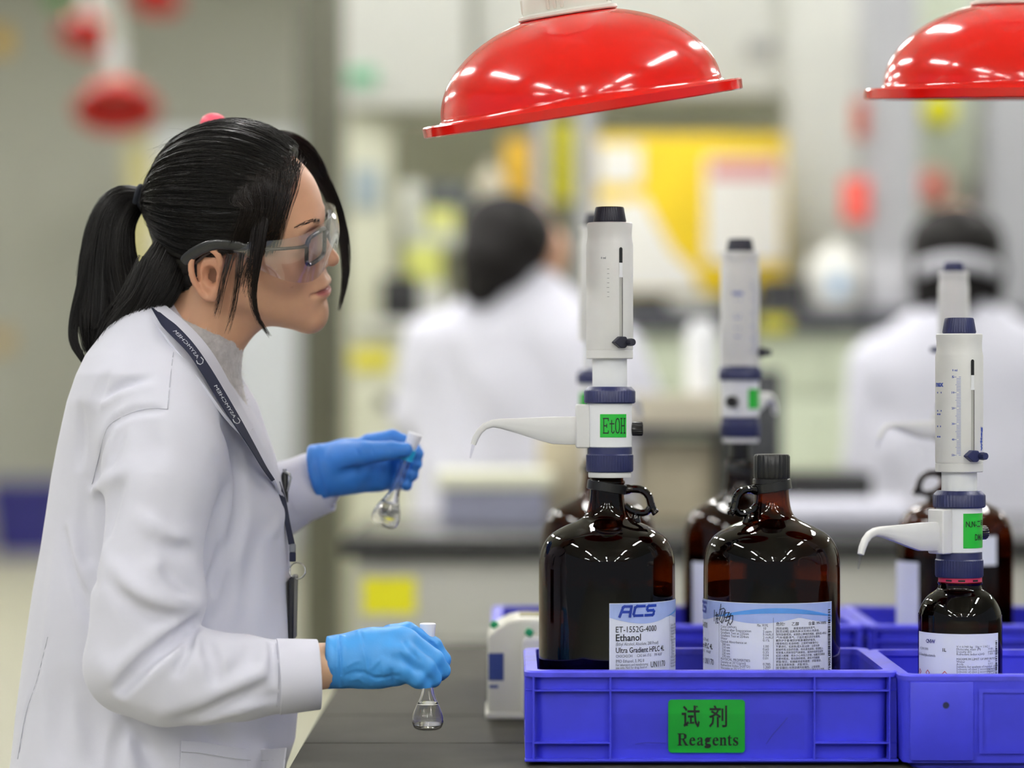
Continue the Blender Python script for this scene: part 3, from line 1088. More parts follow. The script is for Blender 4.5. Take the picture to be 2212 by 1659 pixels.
def put1(lst, s, xd, y, size, w=None, bold=0.0):
    lst.append(shift(text_vf(s, size, bold, width=w, res=1), R1 * (D_(xd) - la), zz(y), 0.0003))
put1(T3, 'CNW', -62, 1384, 0.0062, 0.0150, 0.0002)
put1(T2, '4.12000.1000', -78, 1400, 0.0045, 0.018)
put1(T1, '1L', -34, 1400, 0.0052, None, 0.00015)
put1(T2, 'N,N-Dimethylacetamide', -84, 1413, 0.0050, 0.0340, 0)
for i, (s, e) in enumerate((('V = 0.940 kg   1kg = 1.062 l', ''), ('Molecular mass (M)', '99.8%'), ('Density (D)', 'pesticide det.'), ('Refractive index n20/D', '1.438 - 1.439'), ('', ''), ('MAXIMUM LIMIT OF IMPURITIES', ''), ('Water', '50'), ('Acids', '0.01%'),
                           ('Suitable for analysis of residual solvents', ''), ('Solvents of class 1 according to ICH', '0.2 ppm'), ('Solvents of class 2 according to ICH', '5 ppm'), ('Solvents of class 3 according to ICH', '10 ppm'))):
    if s: put1(T2, s, -14, 1391 + 5.3 * i, 0.0036, None, 0)
    if e: put1(T2, e, 31, 1391 + 5.3 * i, 0.0034, None, 0)
y = zz(1378)
rg = random.Random(3)
while y > zz(1448):
    h = rg.choice((0.0006, 0.001, 0.0015))
    T1.append(shift(rect(R1 * (D_(46) - la), y - h, R1 * (D_(50) - la), y), 0, 0, 0.0003))
    y -= h + rg.choice((0.0005, 0.0008, 0.0012))
for nm, lst, m in (('print', T1, M_ink), ('small_print', T2, M_greyink), ('maker_name', T3, mat('navy_ink', rgb(40, 44, 120), 0.5))):
    mesh_obj(nm, *wrap(join(*lst), R1, la), m, one, smooth=False)['kind'] = 'stuff'
for xd in (-78, -58, -30):   # hazard diamonds at the lower edge
    x = R1 * (D_(xd) - la)
    yb_ = zz(1446)
    mesh_obj('hazard_mark', *wrap(shift(pen([[(-0.003, 0), (0, 0.003), (0.003, 0), (0, -0.003), (-0.003, 0)]], 0.0008), x, yb_ - 0.001, 0.0003), R1, la), mat('hazard_red', rgb(206, 60, 50), 0.5), one, smooth=False)


# ------------------------------------------------------------------ bottle top dispensers
def section_loft(path, n=12, power=4.0):
    """path of (x, z, height, width): rounded bars in the x-z plane"""
    V = []
    m = len(path)
    for i, (x, z, h, w) in enumerate(path):
        a, b = path[max(i - 1, 0)], path[min(i + 1, m - 1)]
        t = Vector((b[0] - a[0], 0, b[1] - a[1])).normalized()
        nn = Vector((-t.z, 0, t.x))
        for k_ in range(n):
            th = 2 * math.pi * (k_ + 0.5) / n
            cx_, cy_ = math.cos(th), math.sin(th)
            r = (abs(cx_) ** power + abs(cy_) ** power) ** (-1 / power)
            V.append(Vector((x, 0, z)) + nn * (r * cx_ * h / 2) + Vector((0, 1, 0)) * (r * cy_ * w / 2))
    Fc = []
    for i in range(m - 1):
        for k_ in range(n):
            j = (k_ + 1) % n
            Fc.append((i * n + k_, i * n + j, (i + 1) * n + j, (i + 1) * n + k_))
    Fc += [tuple(range(n - 1, -1, -1)), tuple((m - 1) * n + k_ for k_ in range(n))]
    return V, Fc


def dispenser(label, loc, ext, a_body, a_spout, a_knob, a_stick, stick=None, worn=False, cap_mat=None, scale=1.0, ring=True, title=True):
    c = thing('bottle_dispenser', label, 'dispenser', loc, 0, 'bottle top dispensers')
    c.scale = (scale,) * 3
    RZ = lambda a: Matrix.Rotation(a, 4, 'Z')
    mesh_obj('intake_stem', *lathe([(0, -0.034), (0.0125, -0.034), (0.0140, -0.030), (0.0140, 0.002), (0, 0.002)], 28), M_black, c)
    if ring:
        mesh_obj('base_ring', *lathe([(0, 0), (0.0248, 0), (0.0252, 0.001), (0.0252, 0.0055), (0.0248, 0.0062), (0, 0.0062)], 48), M_white, c)
    mesh_obj('screw_nut', *lathe([(0, 0.0066), (0.0268, 0.0066), (0.0275, 0.0085, 0.0003), (0.0275, 0.0262, 0.0003), (0.0265, 0.0276), (0.0263, 0.0352), (0, 0.0352)], 144, ribs=48), M_navy, c)
    blk = mesh_obj('valve_block', *lathe([(0, 0.0352), (0.0252, 0.0352), (0.0262, 0.0362), (0.0265, 0.087), (0, 0.087)], 56), M_block, c)
    mesh_obj('collar', *lathe([(0, 0.087), (0.0288, 0.087), (0.0300, 0.0885, 0.0003), (0.0300, 0.1010, 0.0003), (0.0290, 0.1030), (0.0255, 0.1066), (0, 0.1068)], 144, ribs=48), M_navy, c)
    if ext > 0.001:
        mesh_obj('piston_sleeve', *lathe([(0, 0.106), (0.0204, 0.106), (0.0204, 0.1068 + ext + 0.002), (0, 0.1068 + ext + 0.002)], 48), M_block, c)
    z0 = 0.1068 + ext
    bd = mesh_obj('piston_housing', *lathe([(0, z0), (0.0268, z0), (0.0275, z0 + 0.0008), (0.0275, z0 + 0.0094), (0.0268, z0 + 0.0098), (0.0272, z0 + 0.0104), (0.0276, z0 + 0.012), (0.0276, z0 + 0.134),
                                          (0.0270, z0 + 0.1366), (0.0263, z0 + 0.141), (0.0260, z0 + 0.146), (0.0262, z0 + 0.152), (0.0268, z0 + 0.1575), (0.0266, z0 + 0.1590), (0.0255, z0 + 0.1600), (0, z0 + 0.1602)], 64), M_body, c)
    mesh_obj('adjusting_knob', *lathe([(0, z0 + 0.1602), (0.0186, z0 + 0.1602), (0.0192, z0 + 0.162, 0.0003), (0.0166, z0 + 0.1770, 0.0003), (0.0160, z0 + 0.1785), (0, z0 + 0.1785)], 120, ribs=40), cap_mat or M_navy, c)
    # slot with slider
    a = a_body
    Rb = 0.0276
    mesh_obj('slot', *wrap(rect(-0.0018, z0 + 0.018, 0.0018, z0 + 0.128, 3, 1), Rb + 0.00015, a), mat_slot, c)
    mesh_obj('slot_opening', *wrap(join(rect(-0.0022, z0 + 0.112, 0.0022, z0 + 0.128, 3, 1), ([(0.0022 * math.cos(t), z0 + 0.128 + 0.0022 * math.sin(t), 0) for t in np.linspace(0, math.pi, 9)], [tuple(range(9))])), Rb + 0.0003, a), M_ink, c)
    mesh_obj('slider', *wrap(join(rect(-0.0021, z0 + 0.097, 0.0021, z0 + 0.112, 3, 1), rect(-0.0026, z0 + 0.095, 0.0026, z0 + 0.098, 3, 1)), Rb + 0.0006, a), M_block, c)
    mesh_obj('slot_edge', *wrap(rect(0.0016, z0 + 0.018, 0.0024, z0 + 0.097, 2, 1), Rb + 0.0004, a), M_dark, c)
    # pointer: arrow body with a thumb screw
    zp = z0 + 0.0190
    arrow = [(-0.0115, 0), (-0.004, 0.0068), (0.0035, 0.0066), (0.005, 0.0045), (0.005, -0.0045), (0.0025, -0.0068), (-0.003, -0.0068)]
    pr = bevel_vf(prism([(x, zp + z) for x, z in arrow], -(Rb + 0.0070), -(Rb - 0.002)), 0.0006, 1)
    pt = mesh_obj('volume_pointer', *xf(pr, RZ(a)), cap_mat or M_navy, c)
    scr = xf(lathe([(0, 0), (0.0040, 0, 0.0003), (0.0044, 0.006, 0.0003), (0.0040, 0.010), (0, 0.010)], 40, ribs=10), RZ(a + 0.10) @ Matrix.Translation((0.0035, -(Rb + 0.006), zp)) @ Matrix.Rotation(math.pi / 2, 4, 'X'))
    mesh_obj('thumb_screw', *scr, cap_mat or M_navy, pt)
    # printed scale
    T = []
    xs = -R_deg(Rb, 29)
    for i in range(0, 51):
        y = z0 + 0.110 - i * 0.0018
        if worn and (i < 3 or i > 22 or i % 3): continue
        w = 0.0075 if i % 10 == 0 else (0.0062 if i % 5 == 0 else 0.0050)
        if worn: w *= 0.5
        T.append(shift(rect(-w, y - 0.00022, 0, y + 0.00022), xs, 0, 0.0002))
        if i % 10 == 0 and not worn:
            T.append(shift(text_vf(str(i // 1) if i else '5', 0.0036, 0.0001, width=0.0032, res=1), xs - 0.0105, y - 0.0012, 0.0002))
    T.append(shift(text_vf('0 ml', 0.0034, 0.0001, width=0.006, res=1), xs - 0.010, z0 + 0.1165, 0.0002))
    if title:
        T.append(shift(text_vf('witopet', 0.0001), 0, 0, -0.01))
        T.pop()
        vf = text_vf('max', 0.0085, 0.0004, width=0.0160)
        T.append(shift(vf, -R_deg(Rb, 98) - 0.004, z0 + 0.099, 0.0002))
        for i, (w, y) in enumerate(((0.009, 0.091), (0.009, 0.070), (0.007, 0.066), (0.008, 0.052), (0.007, 0.040))):
            T.append(shift(rect(0, 0, w, 0.0018), -R_deg(Rb, 98), z0 + y, 0.0002))
        vf = text_vf('witeg', 0.0080, 0.0005, width=0.0285)
        T.append(([(R_deg(Rb, 38) - v[1], z0 + 0.024 + v[0], 0.0002) for v in vf[0]], vf[1]))
        T.append(shift(pen([[(0, 0), (-0.004, 0.001), (-0.006, 0.004)], [(0, 0.004), (-0.003, 0.005), (-0.006, 0.002)]], 0.0011), R_deg(Rb, 38), z0 + 0.015, 0.0002))
    mesh_obj('printed_scale', *wrap(join(*T), Rb, a), M_blueink if not worn else M_greyink, c, smooth=False)['kind'] = 'stuff'
    # discharge spout
    u = 0.000545
    path = [(-0.0385, 0.0550, 0.033, 0.0150), (-0.050, 0.0550, 0.033, 0.0148), (-0.0665, 0.0553, 0.0322, 0.0140), (-0.082, 0.0572, 0.0272, 0.0125), (-0.105, 0.0603, 0.0190, 0.0108), (-0.128, 0.0632, 0.0118, 0.0092),
            (-0.138, 0.0632, 0.0090, 0.0084), (-0.147, 0.0600, 0.0080, 0.0080), (-0.1535, 0.0540, 0.0076, 0.0076), (-0.158, 0.0460, 0.0074, 0.0074), (-0.1605, 0.0385, 0.0062, 0.0066)]
    rot = RZ(a_spout + math.pi / 2)
    sp = mesh_obj('spout', *xf(section_loft(path, 16, 5.0), rot), M_white, c, sharp=50)
    mesh_obj('spout_plate', *xf(bx(-0.0402, -0.0235, -0.0125, 0.0125, 0.0345, 0.0860, 0.003, 3), rot), M_white, sp)
    mesh_obj('spout_tip', *xf(section_loft([(-0.160, 0.040, 0.0046, 0.0046), (-0.1622, 0.031, 0.0036, 0.0036), (-0.1642, 0.0225, 0.0020, 0.0020)], 10, 2.0), rot), M_clear, sp)
    kn = xf(lathe([(0, 0.0), (0.0072, 0), (0.0080, 0.002, 0.0004), (0.0080, 0.0125, 0.0004), (0.0072, 0.0135), (0, 0.0135)], 48, ribs=16), RZ(a_knob) @ Matrix.Translation((0, -0.0255, 0.0570)) @ Matrix.Rotation(math.pi / 2, 4, 'X'))
    mesh_obj('priming_knob', *kn, M_black, c)
    if stick:
        a0, w, h, zc, txt = stick
        s_ = mesh_obj('name_sticker', *wrap(rect(0, zc - h / 2, w, zc + h / 2, 16, 1), 0.02675, a0), M_green, c)
        if txt:
            parts = []
            for (s, x, y, size, wd) in txt:
                parts.append(shift(text_vf(s, size, 0.0001, width=wd), x, zc + y, 0.0003))
            mesh_obj('sticker_print', *wrap(join(*parts), 0.02675, a0), M_ink, s_, smooth=False)
    return c


def R_deg(R, d): return R * math.radians(d)


mat_slot = mat('slot_shade_grey', rgb(176, 176, 172), 0.5)
k0 = Yj / F
disp_a = dispenser('upright dispenser with the green EtOH sticker and left pointing spout', (P(1317, 0, Yj).x, Yj, HC - (1031 - 829.5) * k0),
                   0.0327, D_(26), D_(-90), D_(90), 0, stick=(D_(-27), 0.0335, 0.0272, 0.0610, None), worn=True, cap_mat=M_dnavy, title=False)
# EtOH in thin slab letters
def slab_EtOH():
    s = []
    s += [[(0.5, 0), (0.5, 10)], [(0, 0), (5, 0), (5, 1.4)], [(0, 10), (5, 10), (5, 8.6)], [(0.5, 5), (3.4, 5)], [(3.4, 6), (3.4, 4)]]
    s += [[(8.3, 8.6), (8.3, 1), (9.2, 0), (10.4, 0.4), (10.6, 1.4)], [(6.6, 6.4), (10.4, 6.4)]]
    s += [[(12.2, 3), (12.2, 7), (13.0, 9.4), (14.2, 10), (15.4, 9.4), (16.2, 7), (16.2, 3), (15.4, 0.6), (14.2, 0), (13.0, 0.6), (12.2, 3)]]
    s += [[(18.4, 0), (18.4, 10)], [(22, 0), (22, 10)], [(17.6, 0), (19.2, 0)], [(17.6, 10), (19.2, 10)], [(21.2, 0), (22.8, 0)], [(21.2, 10), (22.8, 10)], [(18.4, 5), (22, 5)]]
    return s
vf = pen(slab_EtOH(), 0.85)
vf = ([(v[0] / 22.8 * 0.0270 + 0.0042, 0.0610 - 0.0085 + v[1] * 0.00170, 0.0003) for v in vf[0]], vf[1])
mesh_obj('sticker_print', *wrap(vf, 0.02675, D_(-27)), M_ink, [o for o in disp_a.children if o.name.startswith('name_sticker')][0], smooth=False)

ks = Y1 / F
disp_b = dispenser('dispenser with clear blue scale screwed on the one litre bottle', (P(2072, 0, Y1).x, Y1, HC - (1246 - 829.5) * ks - 0.0066),
                   0.0215, D_(24), D_(-52), D_(120), 0, ring=False,
                   stick=(D_(1), 0.050, 0.0400, 0.0610, [('N,N-二甲基', 0.0030, 0.0045, 0.0095, 0.036), ('DMAc', 0.0150, -0.0110, 0.0105, 0.017)]))
kb = Yb / F
disp_c = dispenser('rear dispenser hidden behind the EtOH dispenser', (P(1293, 0, Yb).x, Yb, HC - (813 - 829.5) * kb - 0.097),
                   0.040, D_(90), D_(156), D_(-10), 0, stick=(D_(-100), 0.030, 0.026, 0.061, None), cap_mat=M_dnavy, title=False)
disp_d = dispenser('rear dispenser with lowered piston between the ethanol bottles', (P(1599, 0, Yb).x, Yb, HC - (806 - 829.5) * kb - 0.097),
                   0.0, D_(78), D_(157), D_(-25), 0, stick=(D_(20), 0.034, 0.0280, 0.061, None), cap_mat=M_dnavy)
disp_e = dispenser('small slim dispenser on the rear bottle at right', (P(2060, 0, 3.88).x, 3.88, 1.169),
                   0.075, D_(-96), D_(-64), D_(60), 0, cap_mat=M_navy, scale=0.76, title=False)

# ------------------------------------------------------------------ white plastic can behind the crate
Yc = 3.60
kc = Yc / F
def cp(x, y): return ((x - 1106) * kc, HC - (y - 829.5) * kc)
can = thing('plastic_can', 'cream white plastic can with green corner studs and blue label', 'can', (P(1140, 0, Yc).x, Yc + 0.06, BZ))
prof = [cp(1053, 1540), cp(1053, 1378), cp(1058, 1366), cp(1078, 1352), cp(1100, 1341), cp(1125, 1336), cp(1215, 1336), cp(1240, 1350), cp(1252, 1372), cp(1252, 1540)]
prof[0] = (prof[0][0], BZ + 0.006); prof[-1] = (prof[-1][0], BZ + 0.006)
mesh_obj('body', *at_parent(bevel_vf(prism(prof, Yc, Yc + 0.12), 0.009, 3, 25), can), mat('cream_plastic', rgb(222, 221, 208), 0.32, var=0.04, scale=20), can)
mesh_obj('base_skirt', *at_parent(bx(cp(1048, 0)[0], cp(1257, 0)[0], Yc - 0.003, Yc + 0.123, BZ, BZ + 0.0085, 0.003), can), MATS['cream_plastic'], can)
mesh_obj('top_recess', *at_parent(bx(cp(1122, 0)[0], cp(1210, 0)[0], Yc + 0.03, Yc + 0.10, cp(0, 1336)[1] - 0.004, cp(0, 1336)[1] + 0.0015, 0.001), can), mat('olive_recess', rgb(120, 112, 70), 0.5), can)
mesh_obj('blue_label', *at_parent(bx(cp(1055, 0)[0], cp(1088, 0)[0], Yc - 0.0008, Yc + 0.001, cp(0, 1470)[1], cp(0, 1411)[1]), can), mat('blue_label_print', rgb(40, 62, 132), 0.5), can)
mesh_obj('label_stripe', *at_parent(bx(cp(1057, 0)[0], cp(1076, 0)[0], Yc - 0.0008, Yc + 0.001, cp(0, 1486)[1], cp(0, 1480)[1]), can), MATS['blue_label_print'], can)
mesh_obj('front_bulge', *at_parent(bx(cp(1128, 0)[0], cp(1200, 0)[0], Yc - 0.022, Yc + 0.02, BZ + 0.006, cp(0, 1372)[1], 0.010, 3), can), M_white, can)
for (x, y, dy) in ((1068, 1350, 0.012), (1143, 1366, -0.014)):
    g = P(x, y, Yc + dy)
    mesh_obj('corner_stud', *at_parent(xf(box(0, 0, 0, 0.0105, 0.008, 0.0095, 0.002, 1), Matrix.Translation(g) @ Matrix.Rotation(0.6, 4, 'Y')), can), mat('emerald_stud', rgb(20, 160, 104), 0.3), can)


# ------------------------------------------------------------------ red exhaust hoods
def hood(label, loc, tilt_x, tilt_y, scale=1.0, top=4.9, M_red=M_red, M_collar=None):
    M_collar = M_collar or M_ivory
    c = thing('exhaust_hood', label, 'exhaust hood', loc, 0, 'red domed exhaust hoods')
    c.rotation_euler = (tilt_x, tilt_y, 0)
    c.scale = (scale,) * 3
    a, b = 0.166, 0.1080
    outer = [(0.1700, 0.0130)] + [(a * math.cos(t), 0.0135 + b * math.sin(t)) for t in np.linspace(0.03, math.acos(0.054 / a), 30)]
    inner = [(r - 0.003, z - 0.003) for r, z in outer[1:]][::-1]
    mesh_obj('dome', *lathe(outer + inner + [(0.1650, 0.0100), (0.1700, 0.0130)], 96), M_red, c, sharp=50)
    mesh_obj('rim', *lathe([(0.164, 0.0), (0.1868, 0.0), (0.1885, 0.0012), (0.1890, 0.0115), (0.1872, 0.0134), (0.1855, 0.0134), (0.170, 0.0138), (0.1640, 0.0125), (0.164, 0.0)], 96), M_red, c)
    mesh_obj('collar', *lathe([(0.040, 0.1155), (0.0575, 0.1160), (0.0585, 0.1175), (0.0580, 0.1205), (0.0520, 0.1225), (0.0505, 0.1420), (0.0490, 0.146), (0.0445, 0.148), (0.0445, 0.26), (0.035, 0.26), (0.035, 0.1155), (0.040, 0.1155)], 72), M_collar, c)
    for s in range(12):
        an = 2 * math.pi * s / 12 - 0.3
        for d in (-0.16, 0.0, 0.16) if s % 3 == 0 else ():
            mesh_obj('collar_rib', *xf(box(0, -0.0505, 0.133, 0.0045, 0.006, 0.018, 0.002, 2), Matrix.Rotation(an + d, 4, 'Z')), M_collar, c)
    # swan neck duct rising to the ceiling
    W = (Matrix.Translation(loc) @ Matrix.Rotation(tilt_y, 4, 'Y') @ Matrix.Rotation(tilt_x, 4, 'X') @ Matrix.Scale(scale, 4))
    Wi = (Matrix.Translation(loc) @ Matrix(((1, 0, 0), (0, 1, 0), (0, 0, 1))).to_4x4())
    M = Matrix.Translation(loc) @ c.rotation_euler.to_matrix().to_4x4() @ Matrix.Scale(scale, 4)
    p0 = M @ Vector((0, 0, 0.24))
    p1 = M @ Vector((0, 0, 0.42))
    pts = smooth_path([p0, p1, p1 + Vector((-0.03, 0.02, 0.25)), p1 + Vector((-0.03, 0.02, 0.7)), Vector((p1.x - 0.03, p1.y + 0.02, top))], 24)
    Mi = M.inverted()
    mesh_obj('duct', *tube([Mi @ Vector(p) for p in pts], 0.040, 20), M_collar, c)
    mesh_obj('joint', *xf(lathe([(0, 0.23), (0.05, 0.23), (0.053, 0.235), (0.053, 0.285), (0.05, 0.29), (0, 0.29)], 40), Matrix.Identity(4)), M_grey, c)
    return c


M_ivory = mat('ivory_plastic', rgb(214, 212, 202), 0.35, var=0.04, scale=20)
Yh = 3.28
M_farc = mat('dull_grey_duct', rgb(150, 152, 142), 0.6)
M_red_dim = mat('underlit_red_plastic', rgb(190, 16, 12), 0.5, var=0.1, scale=8)  # red darkened so the colour carries the dim light on the far hoods
hood_a = hood('large red hood with white collar above the EtOH dispenser', P(1260, 246, Yh), D_(5.4), D_(-9.0))
hood_b = hood('red hood cut by the upper right corner', P(2196, 213, 3.50), D_(5.2), D_(-0.4), 1.0)
hood_c = hood('blurred red hood above the ponytail, nearest of the far ones', P(252, 240, 12.4), D_(-26), D_(-6), 1.0, M_red=M_red_dim, M_collar=M_farc)
hood_d = hood('blurred small red hood, upper left of the far ones', P(188, 82, 17.5), D_(-26), D_(6), 1.0, M_red=M_red_dim, M_collar=M_farc)
hood_e = hood('blurred red hood cut by the top edge at left', P(335, 2, 16.0), D_(-26), D_(2), 0.8, M_red=M_red_dim, M_collar=M_farc)

# ------------------------------------------------------------------ far furniture
def slab(x0, y0, x1, y1, Y, depth, bev=0.004):
    """box whose front face covers the photo rectangle at distance Y"""
    a, b = P(x0, y1, Y), P(x1, y0, Y)
    return bx(a.x, b.x, Y, Y + depth, a.z, b.z, bev)


def base_of(vf):
    V = np.array(vf[0])
    return ((V[:, 0].min() + V[:, 0].max()) / 2, (V[:, 1].min() + V[:, 1].max()) / 2, V[:, 2].min())


def solo(name, vf, m, label, cat, group=None, kind=None, smooth=True):
    b = base_of(vf)
    o = mesh_obj(name, [(v[0] - b[0], v[1] - b[1], v[2] - b[2]) for v in vf[0]], vf[1], m, smooth=smooth)
    o.location = b
    return tag(o, label, cat, group, kind)


def down(vf, z=0.0):
    """let the lowest points reach z"""
    V = np.array(vf[0])
    zm = V[:, 2].min()
    h = (V[:, 2].max() - zm) * 0.5
    return [(v[0], v[1], z if v[2] - zm < 1e-6 + 0.006 else v[2]) for v in vf[0]], vf[1]


# middle bench
MZ = HC - 0.327
YM = 5.9
mb = thing('island_bench', 'grey laboratory island with dark worktop behind the woman', 'bench', (P(740, 0, YM).x, YM, 0))
xl, xr = P(740, 0, YM).x, 3.2
mesh_obj('worktop', *at_parent(bx(xl, xr, YM, YM + 1.08, MZ - 0.036, MZ, 0.004), mb), mat('charcoal_worktop', rgb(66, 66, 64), 0.25, var=0.06, scale=8), mb)
mesh_obj('worktop_lip', *at_parent(bx(xl - 0.004, xr, YM - 0.012, YM, MZ - 0.040, MZ + 0.004, 0.004), mb), mat('dark_worktop_edge', rgb(34, 34, 33), 0.5), mb)
x = P(768, 0, YM).x
i = 0
while x < 3.0:
    w = 0.60
    b = mesh_obj('cabinet', *at_parent(bx(x, x + w - 0.004, YM + 0.03, YM + 1.05, 0.10, MZ - 0.036, 0.003), mb), M_cab, mb)
    mesh_obj('drawer_front', *at_parent(bx(x + 0.006, x + w - 0.010, YM + 0.018, YM + 0.032, MZ - 0.215, MZ - 0.050, 0.003), mb), M_cab, b)
    mesh_obj('cabinet_door', *at_parent(bx(x + 0.006, x + w / 2 - 0.004, YM + 0.018, YM + 0.032, 0.12, MZ - 0.222, 0.003), mb), M_cab, b)
    mesh_obj('cabinet_door', *at_parent(bx(x + w / 2, x + w - 0.010, YM + 0.018, YM + 0.032, 0.12, MZ - 0.222, 0.003), mb), M_cab, b)
    mesh_obj('drawer_handle', *at_parent(bx(x + w / 2 - 0.06, x + w / 2 + 0.06, YM + 0.004, YM + 0.018, MZ - 0.208, MZ - 0.198, 0.003), mb), M_lgrey, b)
    x += w
mesh_obj('plinth', *at_parent(bx(P(775, 0, YM).x, 3.0, YM + 0.08, YM + 1.0, 0.0, 0.10), mb), M_dark, mb)
solo('warning_label', slab(783, 1247, 898, 1327, YM + 0.016, 0.0018, 0), M_yellow, 'bright yellow label on the grey island drawer', 'label')

# things on the island
def on_bench(x0, y0, x1, Y, depth, m, name, label, cat, bev=0.004, z0=None):
    a, b = P(x0, y0, Y), P(x1, y0, Y)
    return solo(name, bx(a.x, b.x, Y, Y + depth, MZ + 0.001 if z0 is None else z0, a.z, bev), m, label, cat)


on_bench(955, 1056, 1180, 6.45, 0.28, mat('grey_blue_card', rgb(150, 152, 172), 0.6), 'storage_box', 'grey blue box under the white pad on the island', 'box')
bz = P(0, 1056, 6.45).z
on_bench(942, 1022, 1195, 6.44, 0.30, mat('cream_paper', rgb(232, 232, 208), 0.7), 'paper_pad', 'thick cream white paper pad on the grey blue box', 'paper pad', z0=bz + 0.001)
on_bench(1165, 940, 1265, 6.75, 0.2, M_beige, 'cardboard_box', 'upright beige carton beside the woman with long hair', 'box')
# low shelf riser with cartons
rz_ = P(0, 922, 6.6).z
rs = thing('shelf_riser', 'dark low shelf on the island behind the dispensers', 'shelf', (P(1450, 0, 6.6).x, 6.75, MZ))
a, b = P(1330, 0, 6.6).x, P(1570, 0, 6.6).x
mesh_obj('board', *at_parent(bx(a, b, 6.6, 6.95, rz_ - 0.02, rz_, 0.002), rs), M_dark, rs)
for xx in (a, b - 0.015):
    mesh_obj('side_panel', *at_parent(bx(xx, xx + 0.015, 6.62, 6.94, MZ + 0.001, rz_ - 0.02, 0.002), rs), M_dark, rs)
on_bench(1378, 948, 1545, 6.68, 0.22, M_beige, 'cardboard_box', 'beige carton lying under the dark low shelf', 'box')
on_bench(1372, 852, 1560, 6.64, 0.26, mat('pale_carton', rgb(206, 198, 178), 0.8), 'cardboard_box', 'pale flat carton on top of the dark low shelf', 'box', z0=rz_ + 0.001)
cz = P(0, 852, 6.64).z
wb_ = lathe([(0, 0), (0.036, 0), (0.039, 0.004), (0.039, 0.150), (0.036, 0.158), (0.028, 0.163), (0.028, 0.178), (0, 0.18)], 32)
wb = mesh_obj('white_canister', *wb_, mat('bright_white_plastic', rgb(246, 247, 250), 0.3), None)
wb.location = (P(1516, 0, 6.76).x, 6.76, cz + 0.001)
tag(wb, 'bright white canister standing on the pale flat carton', 'canister')
on_bench(1580, 800, 1690, 6.7, 0.16, mat('dark_grey_box', rgb(58, 60, 64), 0.5), 'instrument_box', 'dark grey instrument box behind the middle dispenser', 'instrument')
# tray and paper roll at right
on_bench(1700, 1022, 1885, 6.35, 0.32, M_black, 'document_tray', 'black document tray on the island near the capped bottle', 'tray')
vf = xf(lathe([(0, -0.16), (0.034, -0.16), (0.0365, -0.157), (0.0365, 0.157), (0.034, 0.16), (0.014, 0.16), (0.014, 0.10), (0, 0.10)], 28),
        Matrix.Translation((P(1800, 0, 6.2).x, 6.22, MZ + 0.0375)) @ Matrix.Rotation(math.pi / 2, 4, 'Y'))
solo('paper_roll', vf, mat('lavender_white_paper', rgb(222, 222, 236), 0.7), 'white paper roll lying before the black tray', 'paper roll')

# columns and panels of the hall
def post(name, x0, x1, Y, d, m, label, top=None, cat='column', y_top=-60):
    a, b = P(x0, 0, Y).x, P(x1, 0, Y).x
    z = top if top else P(0, y_top, Y).z
    return tag(mesh_obj(name, *bx(a, b, Y, Y + d, 0, min(z, 4.9), 0.004), m), label, None, None, 'structure')


post('trim_1', 646, 738, 12.0, 0.35, M_dcol, 'dark grey green steel column behind the goggles', top=4.9)
post('trim_2', 748, 846, 10.0, 0.3, M_cream, 'cream panel column right of the dark column', y_top=238)
hd = tag(mesh_obj('trim_3', *slab(744, -80, 1012, 232, 9.9, 0.5), M_lgrey), 'light grey boxed duct beside the red hood', None, None, 'structure')
tag(mesh_obj('trim_4', *slab(1030, -80, 1880, 205, 9.95, 0.5), M_lgrey), 'long light grey boxed duct behind the red hood', None, None, 'structure')
tag(mesh_obj('wall_recess', *slab(846, 180, 1700, 1100, 11.0, 0.1), M_olive), 'olive grey back panel of the open cubicle', None, None, 'structure')
post('trim_5', 1700, 1850, 9.9, 0.3, M_lgrey, 'pale grey column right of the yellow board')
post('trim_6', 1872, 1985, 9.2, 0.3, M_grey, 'grey column under the right red hood')
post('trim_7', 1990, 2135, 10.2, 0.2, mat('sage_panel', rgb(186, 194, 174), 0.6), 'sage green panel above the seated colleague')
post('trim_8', 2138, 2330, 9.4, 0.3, M_grey, 'grey column at the right frame edge')
post('trim_9', 1152, 1184, 9.6, 0.08, M_grey, 'thin grey post between the two yellow strips', y_top=205)
post('trim_10', 1246, 1288, 9.6, 0.08, M_grey, 'thin grey post left of the yellow board', y_top=205)
post('trim_11', 1852, 1870, 10.0, 0.06, mat('moss_panel', rgb(150, 152, 120), 0.6), 'narrow mossy grey gap strip beside the grey column')

# signs and boards fixed to them
solo('wall_sign', slab(762, 360, 822, 452, 9.985, 0.014, 0.002), mat('slate_blue_sign', rgb(150, 164, 172), 0.5), 'faded blue grey notice on the cream column', 'sign')
solo('exit_sign', slab(752, 148, 812, 184, 9.88, 0.018, 0.002), mat('soft_green_sign', rgb(110, 180, 140), 0.5), 'small green sign on the light grey duct', 'sign')
solo('yellow_strip', slab(1088, 298, 1150, 432, 9.70, 0.05), M_orange, 'amber yellow panel left of the thin grey post', 'panel')
solo('yellow_strip', slab(1186, 262, 1244, 436, 9.70, 0.05), mat('lemon_panel', rgb(232, 224, 52), 0.5), 'lemon yellow panel between the thin grey posts', 'panel')
yb = thing('yellow_board', 'large yellow board with white notices behind the dispensers', 'board', P(1492, 634, 9.6))
mesh_obj('board', *at_parent(slab(1290, 290, 1698, 634, 9.6, 0.05), yb), M_yell2, yb)
mesh_obj('notice_sheet', *at_parent(slab(1294, 312, 1384, 398, 9.592, 0.006, 0.0), yb), mat('notice_paper', rgb(250, 248, 240), 0.6), yb)
mesh_obj('notice_sheet', *at_parent(slab(1524, 338, 1690, 566, 9.592, 0.006, 0.0), yb), MATS['notice_paper'], yb)
